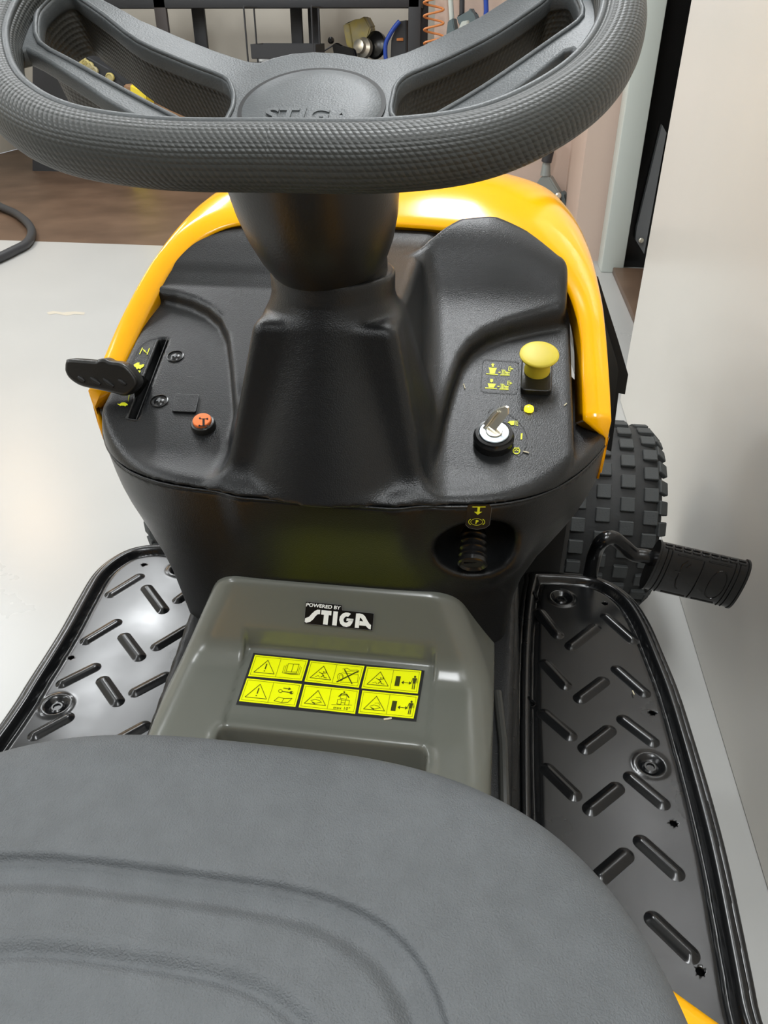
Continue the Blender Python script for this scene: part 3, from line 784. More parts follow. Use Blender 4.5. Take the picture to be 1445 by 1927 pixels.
# ---- stickers on the cover
Lp = (0, .552, .515-.0018+.0004); Ln = (0, -.23, 1)
D = Decal(planeloc(Lp, Ln))
D.poly([(477, 1229), (799, 1262), (783, 1358), (444, 1326)], 0, .0003)
wl = D.build('warning_label', [M['black']], cov)
def bil(Q, u, v):
    Q = np.array(Q, float); return Q[0]*(1-u)*(1-v)+Q[1]*u*(1-v)+Q[2]*u*v+Q[3]*(1-u)*v
cells = [[(480, 1233), (580, 1243), (568, 1282), (467, 1273)], [(584, 1244), (686, 1254), (675, 1295), (573, 1283)], [(690, 1255), (793, 1263), (786, 1306), (680, 1296)],
         [(465, 1277), (568, 1288), (556, 1331), (450, 1320)], [(573, 1289), (676, 1299), (668, 1344), (562, 1332)], [(682, 1300), (787, 1310), (778, 1353), (674, 1343)]]
YM = [M['sticker'], M['ink'], M['print']]
def man(D, q, cx, cy, s):
    g = lambda x, y: q(cx+x*s*.26, cy+y*s)
    D.circ(g(0, -.42), 2.0, 2.2, mi=1, off=.0012)
    D.poly([g(-.22, -.32), g(.22, -.32), g(.17, .08), g(-.17, .08)], 1, .0012)
    for sx in (-1, 1):
        D.line([g(.24*sx, -.30), g(.34*sx, .02)], 1.1, 1, .0012)
        D.line([g(.10*sx, .05), g(.11*sx, .5)], 1.6, 1, .0012)
for ci, Q in enumerate(cells):
    D = Decal(planeloc(Lp, Ln)); q = lambda u, v, Q=Q: bil(Q, u, v)
    D.poly(Q, 0, .0007)
    D.line([q(.03, .07), q(.97, .07), q(.97, .93), q(.03, .93)], .5, 1, .0010, True)
    D.line([q(.5, .07), q(.5, .93)], .6, 1, .0010)
    D.line([q(.27, .2), q(.46, .8), q(.08, .8)], 1.1, 1, .0010, True)
    if ci in (0, 3):
        D.line([q(.27, .38), q(.268, .60)], 2.0, 1, .0010); D.circ(q(.265, .70), 1.2, mi=1, off=.0010)
    elif ci in (1, 2):
        D.line([q(.22, .5), q(.27, .55), q(.31, .62), q(.27, .72)], 1.3, 1, .0010); D.line([q(.27, .55), q(.35, .50), q(.33, .42)], 1.1, 1, .0010)
        D.line([q(.31, .62), q(.33, .72), q(.38, .73)], 1.2, 1, .0010); D.line([q(.17, .72), q(.22, .66), q(.25, .74)], .7, 1, .0010); D.circ(q(.30, .47), 1.2, mi=1, off=.0010)
    else:
        D.line([q(.18, .66), q(.25, .58), q(.34, .62), q(.38, .7)], .8, 1, .0010); D.line([q(.2, .7), q(.28, .75), q(.36, .68)], .9, 1, .0010); D.line([q(.26, .5), q(.33, .48), q(.36, .58)], .7, 1, .0010)
        D.line([q(.22, .73), q(.26, .77)], 1.6, 1, .0010)
    if ci == 0:
        for k in range(3):
            a = .60+.03*k; b = .92-.03*k; t = .34-.05*k; bo = .72-.02*k
            D.line([q(a, t+.03), q(a, bo)], .6, 1, .0010); D.line([q(b, t+.03), q(b, bo)], .6, 1, .0010); D.line([q(a, bo), q(.76, bo+.03), q(b, bo)], .6, 1, .0010)
        D.line([q(.66, .26), q(.76, .26), q(.86, .24), q(.86, .62), q(.76, .64), q(.66, .62)], .8, 1, .0010, True); D.line([q(.76, .26), q(.76, .64)], .8, 1, .0010)
    if ci == 1:
        D.circ(q(.62, .62), 5.5, 7, .8, 1, .0010); D.circ(q(.63, .62), 3.2, 4.5, .6, 1, .0010)
        D.line([q(.62, .42), q(.93, .42), q(.95, .78), q(.64, .84)], .7, 1, .0010); D.line([q(.62, .24), q(.7, .18), q(.76, .26), q(.9, .22)], .7, 1, .0010); D.line([q(.66, .34), q(.8, .30), q(.93, .34)], .6, 1, .0010)
        D.line([q(.58, .86), q(.92, .26)], 2.0, 1, .0012); D.line([q(.66, .26), q(.86, .86)], 2.0, 1, .0012)
    if ci in (2, 5):
        D.poly([q(.565, .32), q(.65, .32), q(.65, .76), q(.565, .76)], 1, .0010)
        D.line([q(.70, .58), q(.83, .58)], 1.1, 1, .0010)
        D.poly([q(.675, .58), q(.72, .5), q(.72, .66)], 1, .0010); D.poly([q(.86, .58), q(.815, .5), q(.815, .66)], 1, .0010)
        man(D, q, .905, .54, .58)
    if ci == 3:
        D.circ(q(.66, .40), 3.4, 3, .9, 1, .0010); D.line([q(.69, .40), q(.82, .42)], 1.6, 1, .0010); D.circ(q(.86, .42), 3.6, 3, mi=1, off=.0010); D.circ(q(.88, .42), 1.0, mi=0, off=.0013)
        D.line([q(.70, .26), q(.80, .27)], 1.5, 1, .0010); D.poly([q(.79, .20), q(.84, .27), q(.79, .33)], 1, .0010)
        D.line([q(.60, .84), q(.66, .66), q(.76, .70), q(.90, .66), q(.85, .84), q(.74, .88)], .9, 1, .0010, True); D.line([q(.76, .70), q(.74, .88)], .8, 1, .0010)
    if ci == 4:
        D.circ(q(.74, .16), 1.6, mi=1, off=.0010); D.line([q(.66, .36), q(.70, .24), q(.79, .24), q(.84, .36)], 2.0, 1, .0010)
        D.line([q(.69, .30), q(.80, .30), q(.80, .44), q(.69, .44)], .7, 1, .0010, True)
        D.line([q(.65, .48), q(.72, .48), q(.72, .68), q(.65, .68)], .8, 1, .0010, True); D.line([q(.79, .48), q(.86, .48), q(.86, .68), q(.79, .68)], .8, 1, .0010, True)
        D.line([q(.72, .60), q(.79, .60)], .8, 1, .0010); D.line([q(.72, .50), q(.79, .50)], .6, 1, .0010); D.line([q(.56, .73), q(.92, .66)], .7, 1, .0010)
        D.text('max 10°', q(.75, .84), (8.2, .8), (1.9, -7.6), 1, .0010, bold=.01, spacing=1.15)
    D.build('pictogram', YM, cov)
# logo badge
fLog = lambda x, y: (hit(cover_f, x, y), grad(cover_f, hit(cover_f, 637, 1160)))
pc = hit(cover_f, 637, 1160); nc = grad(cover_f, pc); logoloc = planeloc(pc, nc)
sc = lambda P: [(560+x/9.03, 1120+y/9.03) for x, y in P]
D = Decal(logoloc)
D.poly(sc([(145, 100), (755, 155), (765, 245), (1300, 300), (1275, 590), (118, 470)]), 0, .0016)
D.line(sc([(145, 100), (755, 155), (765, 245), (1300, 300), (1275, 590), (118, 470)]), .5, 2, .0017, True)
D.poly(sc([(135, 380), (200, 355), (250, 300), (300, 255), (345, 235), (392, 238)]) + sc([(385, 310), (350, 312), (315, 340), (270, 400), (220, 440), (150, 458), (128, 440)]), 1, .0020)
D.poly(sc([(415, 240), (583, 258), (578, 332), (535, 328), (515, 492), (437, 482), (455, 322), (405, 315)]), 1, .0020)
D.poly(sc([(615, 262), (692, 268), (668, 505), (592, 497)]), 1, .0020)
def strip(D, A, B, mi, off):
    A = sc(A); B = sc(B)
    for i in range(len(A)-1): D.poly([A[i], A[i+1], B[i+1], B[i]], mi, off)
strip(D, [(910, 305), (870, 285), (820, 282), (765, 305), (725, 350), (712, 410), (730, 470), (775, 515), (835, 528), (895, 512), (935, 460), (955, 392)],
         [(862, 358), (845, 350), (825, 352), (803, 368), (787, 395), (785, 415), (793, 440), (810, 452), (835, 455), (855, 445), (872, 430), (830, 422)], 1, .0020)
D.poly(sc([(840, 380), (955, 392), (950, 430), (832, 425)]), 1, .0020)
strip(D, [(1000, 300), (1060, 300), (1110, 310), (1150, 345), (1190, 420), (1225, 475), (1252, 495)], [(1060, 370), (1075, 372), (1100, 400), (1120, 435), (1160, 505), (1205, 555), (1245, 568)], 1, .0020)
D.poly(sc([(1000, 300), (1062, 370), (1055, 430), (1045, 545), (975, 540)]), 1, .0020)
D.poly(sc([(1058, 425), (1125, 435), (1165, 510), (1052, 500)]), 1, .0020)
cx, cy = sc([(440, 180)])[0]
D.text('POWERED BY', (cx, cy), (10.4, 1.05), (-.6+2.2, -9.0), 1, .0020, bold=.025, shear=.0)
D.build('badge', [M['gloss'], M['white'], M['alu']], cov)

# ---- seat
def se(x, y, a, b, n, cx=-.004, cy=.05):
    q = (np.abs((x-cx)/a)**n+np.abs((y-cy)/b)**n+1e-12)**(1/n); return (q-1)*min(a, b)
def seat_top(x, y):
    z = .652+0*x+0*y
    d1 = se(x, y, .173, .190, 4.0, -.030); d2 = se(x, y, .126, .136, 3.4, -.030)
    z = z-.0050*sstep(-d1/.0032)+.0035*sstep((-d1-.002)/.010)-.0050*sstep(-d1/.016)+.0075*sstep((-d1-.012)/.012)
    z = z-.0034*np.exp(-((d2)/.0034)**2)+.0014*np.exp(-((d2-.008)/.004)**2)
    z = z-.010*np.maximum(np.abs(x)/.27, 0)**4
    return z
def seat_f(x, y, z):
    d = se(x, y, .272, .296, 3.0)
    f = smax((z-seat_top(x, y)), d, .034)
    return smax(f, .575-z, .02)
seat = net_obj('seat', seat_f, (-.30, -.26, .56), (.30, .37, .665), .0021, M['seat'], mow)
box_obj('seat_base', (0, .06, .545), (.36, .40, .07), M['panel'], mow, .02)
# rear fender (yellow) rising behind the footplates
def fend_f(x, y, z):
    ax_ = A_(x)
    zt = .40+.17*sstep((.34-y)/.30)
    f = smax(z-zt+.0, ax_-.40, .03)
    f = smax(f, (y-(.372-.55*(z-.36)-1.1*np.maximum(ax_-.30, 0)*.6)), .012)
    f = smax(f, .34-z, .01)
    return smax(f, -.25-y, .02)
fen = net_obj('rear_fender', fend_f, (-.42, -.27, .33), (.42, .40, .60), .008, M['yellow'], mow)

# ---- controls on the dashboard
pl = planeloc((0, PAN[2], PAN[0]), (0, -PAN[1], 1)); PN = Vector((0, -PAN[1], 1)).normalized()
def onp(x, y, h=0): return Vector(pt_panel(x, y))+PN*h
for px, py in ((330, 671), (300, 755)):
    s = lathe_obj('screw', [(.0088, -.003), (.0088, .0008), (.0078, .0012), (.0070, -.0008), (.0052, .0002), (.0036, .0012), (.001, .0015)], onp(px, py), PN, M['gloss'], mow, 24)
    bm = bmesh.new(); Rf = frame_to(PN)
    for a in (.3, .3+math.pi/2):
        add_box(bm, onp(px, py, .0012), (.0052, .0012, .0008), Rf @ Matrix.Rotation(a, 3, 'Z'))
    bm_obj('cross_recess', bm, M['alu'], s)
# blank square cover
def pad(name, corners, h, m, bev=.0012, par=None, base=0, rnd=.002):
    P = [onp(x, y) for x, y in corners]; R = Matrix((Vector((1, 0, 0)), Vector((0, PN.z, -PN.y)), PN)).transposed(); c = sum(P, Vector())/len(P)
    L = [R.transposed() @ (p-c) for p in P]; pts = []
    n = len(L)
    for i in range(n):
        a, b, cc = L[i-1], L[i], L[(i+1) % n]; da = (a-b).normalized(); dc = (cc-b).normalized()
        for k in range(5):
            t = k/4; p = (b+da*rnd)*(1-t)**2+2*b*t*(1-t)+(b+dc*rnd)*t*t; pts.append((p.x, p.y))
    me = curve_mesh([pts], h/2, bev); o = obj(name, me, m, par or mow, True, 30)
    o.matrix_basis = Matrix.Translation(c+PN*(base+h/2)) @ R.to_4x4(); return o
pad('blank_cover', [(332, 744), (375, 746), (368, 778), (325, 776)], .0016, M['dash'], .0006)
# orange push button
b0 = onp(384, 803); bt = lathe_obj('push_button', [(.0118, 0), (.0118, .0035), (.0108, .006), (.0092, .0068), (.0088, .0068)], b0, PN, M['boot'], mow, 32)
cap = lathe_obj('button_cap', [(.0088, .005), (.0088, .0090), (.0082, .0098), (.006, .0100)], b0, PN, M['orange'], bt, 32)
btop = b0+PN*.0103
D = Decal(planeloc(btop, PN)); D.line([(383, 789), (383, 801)], 4.2, 0, 0); D.line([(377, 788), (390, 788)], 1.2, 0, 0); D.line([(376, 801), (391, 801)], 1.2, 0, 0)
for q in ((376, 787), (390, 788), (375, 801), (391, 802)): D.circ(q, 1.8, mi=0, off=0)
D.poly([(380, 805), (387, 805), (383, 808.5)], 0, 0); D.build('tractor_symbol', [M['gloss']], bt)
# throttle: slot frame, scale, lever
th = empty('throttle', (0, 0, 0)); th.parent = mow
sc2 = lambda P: [(200+x/10.7, 620+y/10.7) for x, y in P]
D = Decal(pl)
fr_ = sc2([(1062, 172), (1205, 178), (585, 1815), (428, 1785)])
o2 = sc2([(1060, 160), (1238, 172), (600, 1835), (415, 1800)])
D.line([o2[1], o2[2]], 1.6, 0, .0006); D.line([o2[2], o2[3]], 1.6, 0, .0006)
D.line(sc2([(1000, 215), (380, 1770), (285, 1760), (190, 1650), (180, 1530), (260, 1270), (500, 740), (640, 400), (780, 260), (930, 185), (1000, 190)]), .9, 0, .0005)
D.line(sc2([(730, 380), (675, 500)]), 1.5, 1); D.line(sc2([(870, 390), (825, 510)]), 1.5, 1); D.line(sc2([(740, 405), (812, 480)]), 1.2, 1); D.poly(sc2([(755, 430), (785, 425), (795, 455), (765, 460)]), 1, .0008)
D.poly(sc2([(552, 720), (600, 690), (640, 672), (685, 682), (655, 705), (700, 725), (740, 705), (768, 712), (755, 755), (700, 790), (690, 812), (650, 790), (625, 812), (600, 800), (600, 770), (570, 755)]), 1, .0006)
D.poly(sc2([(548, 830), (695, 838), (640, 1000), (480, 1300), (445, 1465), (440, 1400), (500, 1100)]), 1, .0006)
D.poly(sc2([(222, 1500), (270, 1512), (310, 1480), (370, 1475), (420, 1500), (440, 1530), (400, 1540), (385, 1562), (365, 1545), (300, 1542), (280, 1552), (265, 1530), (240, 1522)]), 1, .0006)
D.build('throttle_scale', [M['black'], M['print']], th)
# lever blade + grip
lb = onp(268, 737); P1 = lb+PN*-.01
tip = aty(246, 712, .655)
gA = Vector(onp(258, 722, .016)); 
gr_p = lambda x, y, d=0: Vector(aty(x, y, .660+d))
bm = bmesh.new()
Q = [onp(271, 723), onp(254, 748), gr_p(252, 722), gr_p(258, 712)]
v1 = [bm.verts.new(q+Vector((0, -.001, 0))) for q in Q]; v2 = [bm.verts.new(q+Vector((.003, .006, .001))) for q in Q]
bm.faces.new(v1); bm.faces.new(v2[::-1])
for i in range(4): j = (i+1) % 4; bm.faces.new((v1[i], v1[j], v2[j], v2[i]))
bm_obj('lever_blade', bm, M['boot'], th)
sc3 = lambda P: [(130+x/4.817, 600+y/4.817) for x, y in P]
top = sc3([(25, 440), (30, 400), (60, 390), (270, 405), (310, 390), (350, 386), (400, 410), (480, 420), (540, 450), (600, 520), (620, 570), (600, 610), (560, 650), (520, 662), (440, 640), (300, 608), (150, 575), (60, 520), (28, 470)])
me = None
Rg = Matrix((Vector((1, 0, 0)), Vector((0, .30, .954)), Vector((0, -.954, .30)))).transposed()
g0 = gr_p(200, 705)
P2 = []
for x, y in top:
    d = np.array(atplane(x, y, g0, Rg.col[2])); l = Rg.transposed() @ (Vector(d)-g0); P2.append((l.x, l.y))
P2 = [tuple(p[:2]) for p in catmull([(a, b, 0) for a, b in P2], 4, True)]
me = curve_mesh([P2], .0055, .0032, 4); o = obj('lever_grip', me, M['boot'], th, True, 60); o.matrix_basis = Matrix.Translation(g0) @ Rg.to_4x4()
for (x0, y0, x1, y1) in ((80, 520, 145, 570), (190, 530, 290, 598), (305, 540, 410, 620), (445, 550, 520, 600)):
    a_, b_ = sc3([(x0, y0), (x1, y1)]); pa = Vector(atplane(*a_, g0+Rg.col[2]*.0086, Rg.col[2])); pb = Vector(atplane(*b_, g0+Rg.col[2]*.0086, Rg.col[2]))
    tube_obj('grip_groove', [pa+(pb-pa)*.05, (pa+pb)/2, pb-(pb-pa)*.05], [.0014, .0024, .0014], M['black'], o, 8, 1).parent = th
# blade clutch knob, its plate, decal
pad('knob_plate', [(984, 672), (1036, 676), (1034, 743), (981, 740)], .0045, M['boot'], .0012, rnd=.004)
kb = onp(1009, 706, .004)
kd = Vector((0.0, -PAN[1], 1)).normalized()
kn = lathe_obj('clutch_knob', [(.0122, 0), (.0125, .0035), (.0118, .008), (.0116, .012), (.0125, .0155), (.0155, .0185), (.0180, .0205), (.0187, .0218), (.0184, .0227), (.0165, .0234), (.009, .0243), (.003, .0245)], kb, kd, M['knob'], mow, 64, 60)
sc4 = lambda P: [(900+x/18.06, 660+y/18.06) for x, y in P]
D = Decal(pl)
D.line(sc4([(250, 315), (1280, 385), (1375, 440), (1335, 1300), (1300, 1440), (1230, 1485), (180, 1415), (90, 1350), (140, 440), (180, 350)]), .9, 0, .0006, True)
for dx, dy, up in ((0, 0, 1), (-35, 480, 0)):
    s_ = lambda P: sc4([(x+dx, y+dy) for x, y in P])
    if up: D.poly(s_([(495, 430), (560, 490), (525, 492), (520, 560), (450, 558), (455, 490), (420, 480)]), 1); t = 0
    else: D.poly(s_([(440, 485), (535, 488), (530, 560), (555, 562), (475, 610), (415, 560), (440, 560)]), 1); t = 60
    D.poly(s_([(345, 575+t), (635, 595+t), (590, 680+t), (560, 790), (385, 780), (375, 660+t)]), 1)
    D.poly(s_([(270, 775), (670, 810), (660, 835), (260, 805)]), 1)
    D.poly(s_([(685, 722), (755, 728), (750, 765), (680, 758)]), 1)
    D.poly(s_([(740, 820), (1065, 825), (1060, 860), (735, 845)]), 1)
    for k in range(3): D.line(s_([(800+45*k, 660+5*k), (815+48*k, 720), (800+48*k, 820)]), 1.5, 1)
    D.poly(s_([(900, 720), (1070, 730), (1065, 765), (895, 750)]), 1)
    for k in range(4): D.line(s_([(905+45*k, 760), (900+45*k, 825)]), 1.3, 1)
    D.line(s_([(1110, 570), (1035, 565), (1025, 690), (1100, 700)]), 1.2, 1)
    if up: D.line(s_([(1170, 632), (1090, 628)]), 1.8, 1); D.poly(s_([(1060, 628), (1125, 580), (1115, 680)]), 1)
    else: D.line(s_([(1060, 632), (1130, 628)]), 1.8, 1); D.poly(s_([(1190, 632), (1120, 590), (1115, 680)]), 1)
D.build('clutch_decal', [M['black'], M['print']], mow)
# indicator light
D = Decal(pl); D.poly([(980, 765), (1012, 768), (1011, 774), (980, 772)], 0, .0004); D.circ((995, 770), 9, 8.5, mi=0, off=.0005); D.build('lamp_recess', [M['black']], mow)
il = lathe_obj('indicator_light', [(.0046, 0), (.0044, .0022), (.003, .0036), (.001, .004)], onp(995, 771), PN, M['led'], mow, 24, 60)
# ignition switch with key
ks = empty('ignition_switch', (0, 0, 0)); ks.parent = mow
k0 = onp(928, 832)
lathe_obj('switch_ring', [(.0182, 0), (.0184, .008), (.0170, .0100), (.0165, .0122), (.0140, .0126), (.0137, .0105)], k0, PN, M['gloss'], ks, 48)
lathe_obj('switch_face', [(.0134, .0100), (.0134, .0135), (.0128, .0140), (.0076, .0140), (.0076, .0130)], k0, PN, M['zinc'], ks, 48)
lathe_obj('key_barrel', [(.0073, .011), (.0073, .0148), (.0069, .0152)], k0, PN, M['chrome'], ks, 32)
kt = Vector(k0)+PN*.0152
sc6 = lambda x, y: (860+x/6.023, 560+y/6.023)
def kp(x, y, d=0):
    n_ = Vector((-.55, -.75, .3)).normalized(); return Vector(atplane(*sc6(x, y), kt+n_*d, n_))
kk = [(260, 1585), (250, 1490), (290, 1440), (395, 1310), (470, 1262), (545, 1240), (575, 1255), (575, 1330), (520, 1400), (440, 1500), (380, 1590), (350, 1600), (300, 1582)]
bm = bmesh.new(); v1 = [bm.verts.new(kp(x, y, 0)) for x, y in kk]; v2 = [bm.verts.new(kp(x, y, 0)+Vector((.0010, .0026, .0004))) for x, y in kk]
bm.faces.new(v1); bm.faces.new(v2[::-1])
for i in range(len(kk)): j = (i+1) % len(kk); bm.faces.new((v1[i], v1[j], v2[j], v2[i]))
bm_obj('key', bm, M['chrome'], ks, sharp=20)
tube_obj('key_fold', [kp(300, 1575, .0018), kp(300, 1490, .0018), (kp(420, 1330, .0022)), kp(460, 1290, .0018)], .0014, M['chrome'], ks, 8)
D = Decal(pl); 
D.line([sc6(*p) for p in ((575, 1320), (680, 1390), (760, 1490), (795, 1590), (785, 1690), (740, 1770), (700, 1805), (640, 1770))], .8, 0, .0005)
D.line([sc6(*p) for p in ((400, 1260), (370, 1280), (350, 1310), (350, 1350))], .7, 0, .0005)
D.poly([sc6(*p) for p in ((570, 1420), (600, 1402), (650, 1400), (645, 1450), (610, 1452), (595, 1432))], 1, .0006)
for k in range(4): D.line([sc6(655, 1408+13*k), sc6(690, 1406+16*k)], .9, 1)
D.poly([sc6(*p) for p in ((722, 1545), (742, 1540), (737, 1612), (718, 1612))], 1, .0006)
D.circ(sc6(672, 1742), 6.2, 5.4, 1.7, 1); D.line([sc6(650, 1710), sc6(700, 1712)], 2.2, 1); D.line([sc6(648, 1745), sc6(672, 1728), sc6(698, 1745)], 1.3, 1)
D.build('switch_decal', [M['black'], M['print']], ks)
# parking brake: sticker and bellows knob
LB = surfloc(lower); pc = hit(lower, 897, 972); nb = grad(lower, pc); pb = planeloc(pc, nb)
sc7 = lambda P: [(780+x/6.283, 920+y/6.283) for x, y in P]
D = Decal(pb)
D.poly(sc7([(640, 180), (880, 180), (910, 215), (885, 420), (840, 455), (735, 475), (640, 455), (600, 415), (620, 215)]), 0, .0004)
D.line(sc7([(910, 215), (885, 420), (840, 455), (735, 475), (640, 455), (600, 415)]), .5, 2, .0006)
D.line(sc7([(685, 208), (835, 208)]), 1.7, 1); D.line(sc7([(758, 222), (752, 270)]), 4.6, 1); D.poly(sc7([(702, 264), (797, 264), (745, 300)]), 1, .0007)
c7 = sc7([(733, 385)])[0]
D.circ(c7, 11.2, 6.2, .6, 1); D.circ(c7, 15.2, 7.6, 1.5, 1, a0=140, a1=220); D.circ(c7, 15.2, 7.6, 1.5, 1, a0=-40, a1=40)
D.text('P', (c7[0]+.2, c7[1]), (10.5, 0), (1.2, -10.0), 1, .0008, bold=.03)
D.build('brake_sticker', [M['gloss'], M['print'], M['alu']], mow)
base = Vector(aty(890, 1030, .585)); ax = Vector((.02, -.66, -.35)).normalized()
kc = base
prof = [(.0100, -.018)]
for k in range(4): prof += [(.0128, -.012+.0065*k), (.0132, -.0095+.0065*k), (.0108, -.0078+.0065*k)]
prof += [(.0135, .0135), (.0135, .0175), (.0120, .0185), (.0100, .0165), (.002, .0165)]
bk = lathe_obj('brake_knob', prof, kc, ax, M['gloss'], mow, 36, 40)
tube_obj('knob_slot', [kc+ax*.0172+Vector((-.008, 0, -.001)), kc+ax*.0172+Vector((.008, 0, .004))], .0006, M['panel'], bk, 6)

# ---- steering column boot
pb0 = Vector((-.006, .645, .874)); axc = Vector((-.07, -.34, .94)).normalized()
prof = [(.0470, -.004), (.0478, .005), (.0478, .012), (.0486, .013), (.0510, .018), (.0560, .030), (.0610, .048), (.0645, .070), (.0660, .095), (.0660, .108), (.030, .112)]
lathe_obj('column_boot', prof, pb0, axc, M['boot'], mow, 72, 40)

# ---- steering wheel
al = math.radians(24); RO = np.array([.0, .51, 1.05])
uV = np.array([1., 0, 0]); vV = np.array([0, math.cos(al), math.sin(al)]); nV = np.array([0, -math.sin(al), math.cos(al)])
def wdep(u, v=0):
    s = np.clip((abs(u-.012)-.05)/.13, 0, 1); return -.052+.034*s*s*(3-2*s)
def uvw(px, py, w=None):
    ww = -.03
    for _ in range(12):
        q = atplane(px, py, RO+nV*ww, nV)-RO; u, v = q@uV, q@vV
        if w is not None: ww = w
        else: ww = wdep(u)
    return np.array([u, v])
def W3(u, v, w): return RO+uV*u+vV*v+nV*w
wheel = empty('steering_wheel', (0, 0, 0)); wheel.parent = mow
# rim centre line (in the wheel plane)
rl = [(.012, -.106), (.07, -.104), (.115, -.092), (.150, -.064), (.176, -.025), (.190, .025), (.190, .08), (.172, .13), (.135, .172), (.075, .198), (.0, .207), (-.065, .198), (-.130, .172), (-.176, .128), (-.195, .07), (-.190, .015), (-.173, -.028), (-.146, -.066), (-.105, -.094), (-.05, -.106)]
RL = catmull(rl, 8, True)
bm = bmesh.new(); rings = []; NR = len(RL); ns = 28
uvl = bm.loops.layers.uv.new('UVMap')
Lacc = [0]
for i in range(1, NR+1): Lacc.append(Lacc[-1]+float(np.linalg.norm(RL[i % NR]-RL[i-1])))
for i, p in enumerate(RL):
    d = RL[(i+1) % NR]-RL[i-1]; d = d/np.linalg.norm(d); nn = np.array([d[1], -d[0]])    # outward in plane
    rg = []
    for k in range(ns):
        a = 2*math.pi*k/ns; ca, sa = math.cos(a), math.sin(a)
        ex =   .0148*math.copysign(abs(ca)**.85, ca); ew = .0165*math.copysign(abs(sa)**.85, sa)
        rg.append(bm.verts.new(W3(p[0]+nn[0]*ex, p[1]+nn[1]*ex, -.0165+ew)))
    rings.append(rg)
for i in range(NR):
    a, b = rings[i], rings[(i+1) % NR]
    for k in range(ns):
        f = bm.faces.new((a[k], a[(k+1) % ns], b[(k+1) % ns], b[k]))
        uv = [(Lacc[i]/.0034, k*1.36), (Lacc[i]/.0034, (k+1)*1.36), (Lacc[i+1]/.0034, (k+1)*1.36), (Lacc[i+1]/.0034, k*1.36)]
        for l, t in zip(f.loops, uv): l[uvl].uv = (t[0]+t[1]*.5, t[1])
bm_obj('wheel_rim', bm, M['rim'], wheel, sharp=180)
# thin parting bead along the inside top of the rim
bead = [W3(*( (p-np.array([ (RL[(i+1) % NR]-RL[i-1])[1], -(RL[(i+1) % NR]-RL[i-1])[0]])/np.linalg.norm(RL[(i+1) % NR]-RL[i-1])*.0112)), -.0040) for i, p in enumerate(RL)]
tube_obj('rim_bead', bead, .0022, M['hub'], wheel, 8, 1, True)
# spoke plate with openings, bent out towards the rim
def U(P): return [tuple(uvw(x, y)) for x, y in P]
armL = U([(470, 118), (430, 106), (380, 88), (330, 68), (260, 38), (190, 0)])
armR = U([(725, 112), (765, 100), (810, 80), (850, 60), (905, 32), (955, 0)])
notch = U([(490, 119), (515, 110), (550, 102), (590, 99), (635, 101), (670, 107), (700, 113)])
outer = armL[::-1]+notch+armR
outer = outer+[(.160, .150), (.178, .10), (.182, .04)]+[(.176, .000)]+U([(1080, 86), (1060, 92), (1003, 138), (923, 195), (850, 240)])+[(.055, -.030), (.030, -.036), (-.010, -.036), (-.03, -.030)]+U([(380, 270), (270, 222), (200, 182), (110, 122), (50, 88), (22, 95)])+[(-.190, .012), (-.193, .045), (-.191, .09), (-.176, .132)]
h1L = U([(432, 216), (440, 190), (437, 168), (420, 145), (350, 118), (260, 78), (200, 32), (155, 0)])+[(-.169, .086), (-.177, .083), (-.181, .070), (-.180, .050)]+U([(75, 82), (150, 125), (240, 175), (330, 222), (400, 255)])
h1R = U([(737, 216), (740, 180), (748, 158), (775, 138), (848, 107), (938, 60), (1015, 8)])+[(.152, .098), (.164, .094), (.168, .082)]+U([(1095, 32), (1048, 70), (948, 140), (838, 208), (770, 240)])
h2L = U([(30, 130), (22, 95), (50, 88), (110, 122), (200, 182), (270, 222), (380, 270)])+[(-.03, -.055), (-.04, -.088), (-.10, -.076), (-.132, -.050), (-.150, -.020)]
h2R = U([(1080, 86), (1060, 92), (1003, 138), (923, 195), (820, 245)])+[(.045, -.055), (.055, -.086), (.105, -.076), (.140, -.050), (.158, -.018), (.166, .010)]
def okpoly(P):
    return [tuple(p) for p in P]
def soften(P, n=3): return [tuple(q) for q in catmull([np.array(p) for p in P], n, True)]
pm = curve_mesh([okpoly(outer), soften(h1L), soften(h1R)], .0035, .0022, 2)
bm = bmesh.new(); bm.from_mesh(pm)
for k in range(-19, 22):
    bmesh.ops.bisect_plane(bm, geom=bm.verts[:]+bm.edges[:]+bm.faces[:], plane_co=(k*.01, 0, 0), plane_no=(1, 0, 0))
for v in bm.verts:
    u, vv, w = v.co; v.co = W3(u, vv, w-.0057+wdep(u))
bm_obj('spoke_plate', bm, M['hub'], wheel, sharp=40)
# deep knurled inner walls of the openings and the raised lip round each
for P, nm in ((soften(h1L), 'opening_wall'), (soften(h1R), 'opening_wall')):
    bm = bmesh.new(); uvl = bm.loops.layers.uv.new('UVMap'); n = len(P); top_ = []; bot = []; acc = [0]
    c = np.mean(P, 0)
    for i in range(n): acc.append(acc[-1]+math.dist(P[i], P[(i+1) % n]))
    for (u, v) in P:
        ww = wdep(u)
        top_.append(bm.verts.new(W3(u, v, ww-.003))); q = np.array([u, v])*.93+c*.07
        bot.append(bm.verts.new(W3(q[0], q[1], ww-.040)))
    for i in range(n):
        j = (i+1) % n; f = bm.faces.new((top_[i], top_[j], bot[j], bot[i]))
        for l, t in zip(f.loops, ((acc[i], 0), (acc[i+1], 0), (acc[i+1], .032), (acc[i], .032))): l[uvl].uv = (t[0]/.0032+t[1]/.0064, t[1]/.0028)
    bm_obj(nm, bm, M['knurl'], wheel, sharp=180)
    if P is not None and nm:
        tube_obj('opening_lip', [W3(u, v, wdep(u)+.0004) for u, v in P], .0016, M['hub'], wheel, 8, 1, True)
bm = bmesh.new()
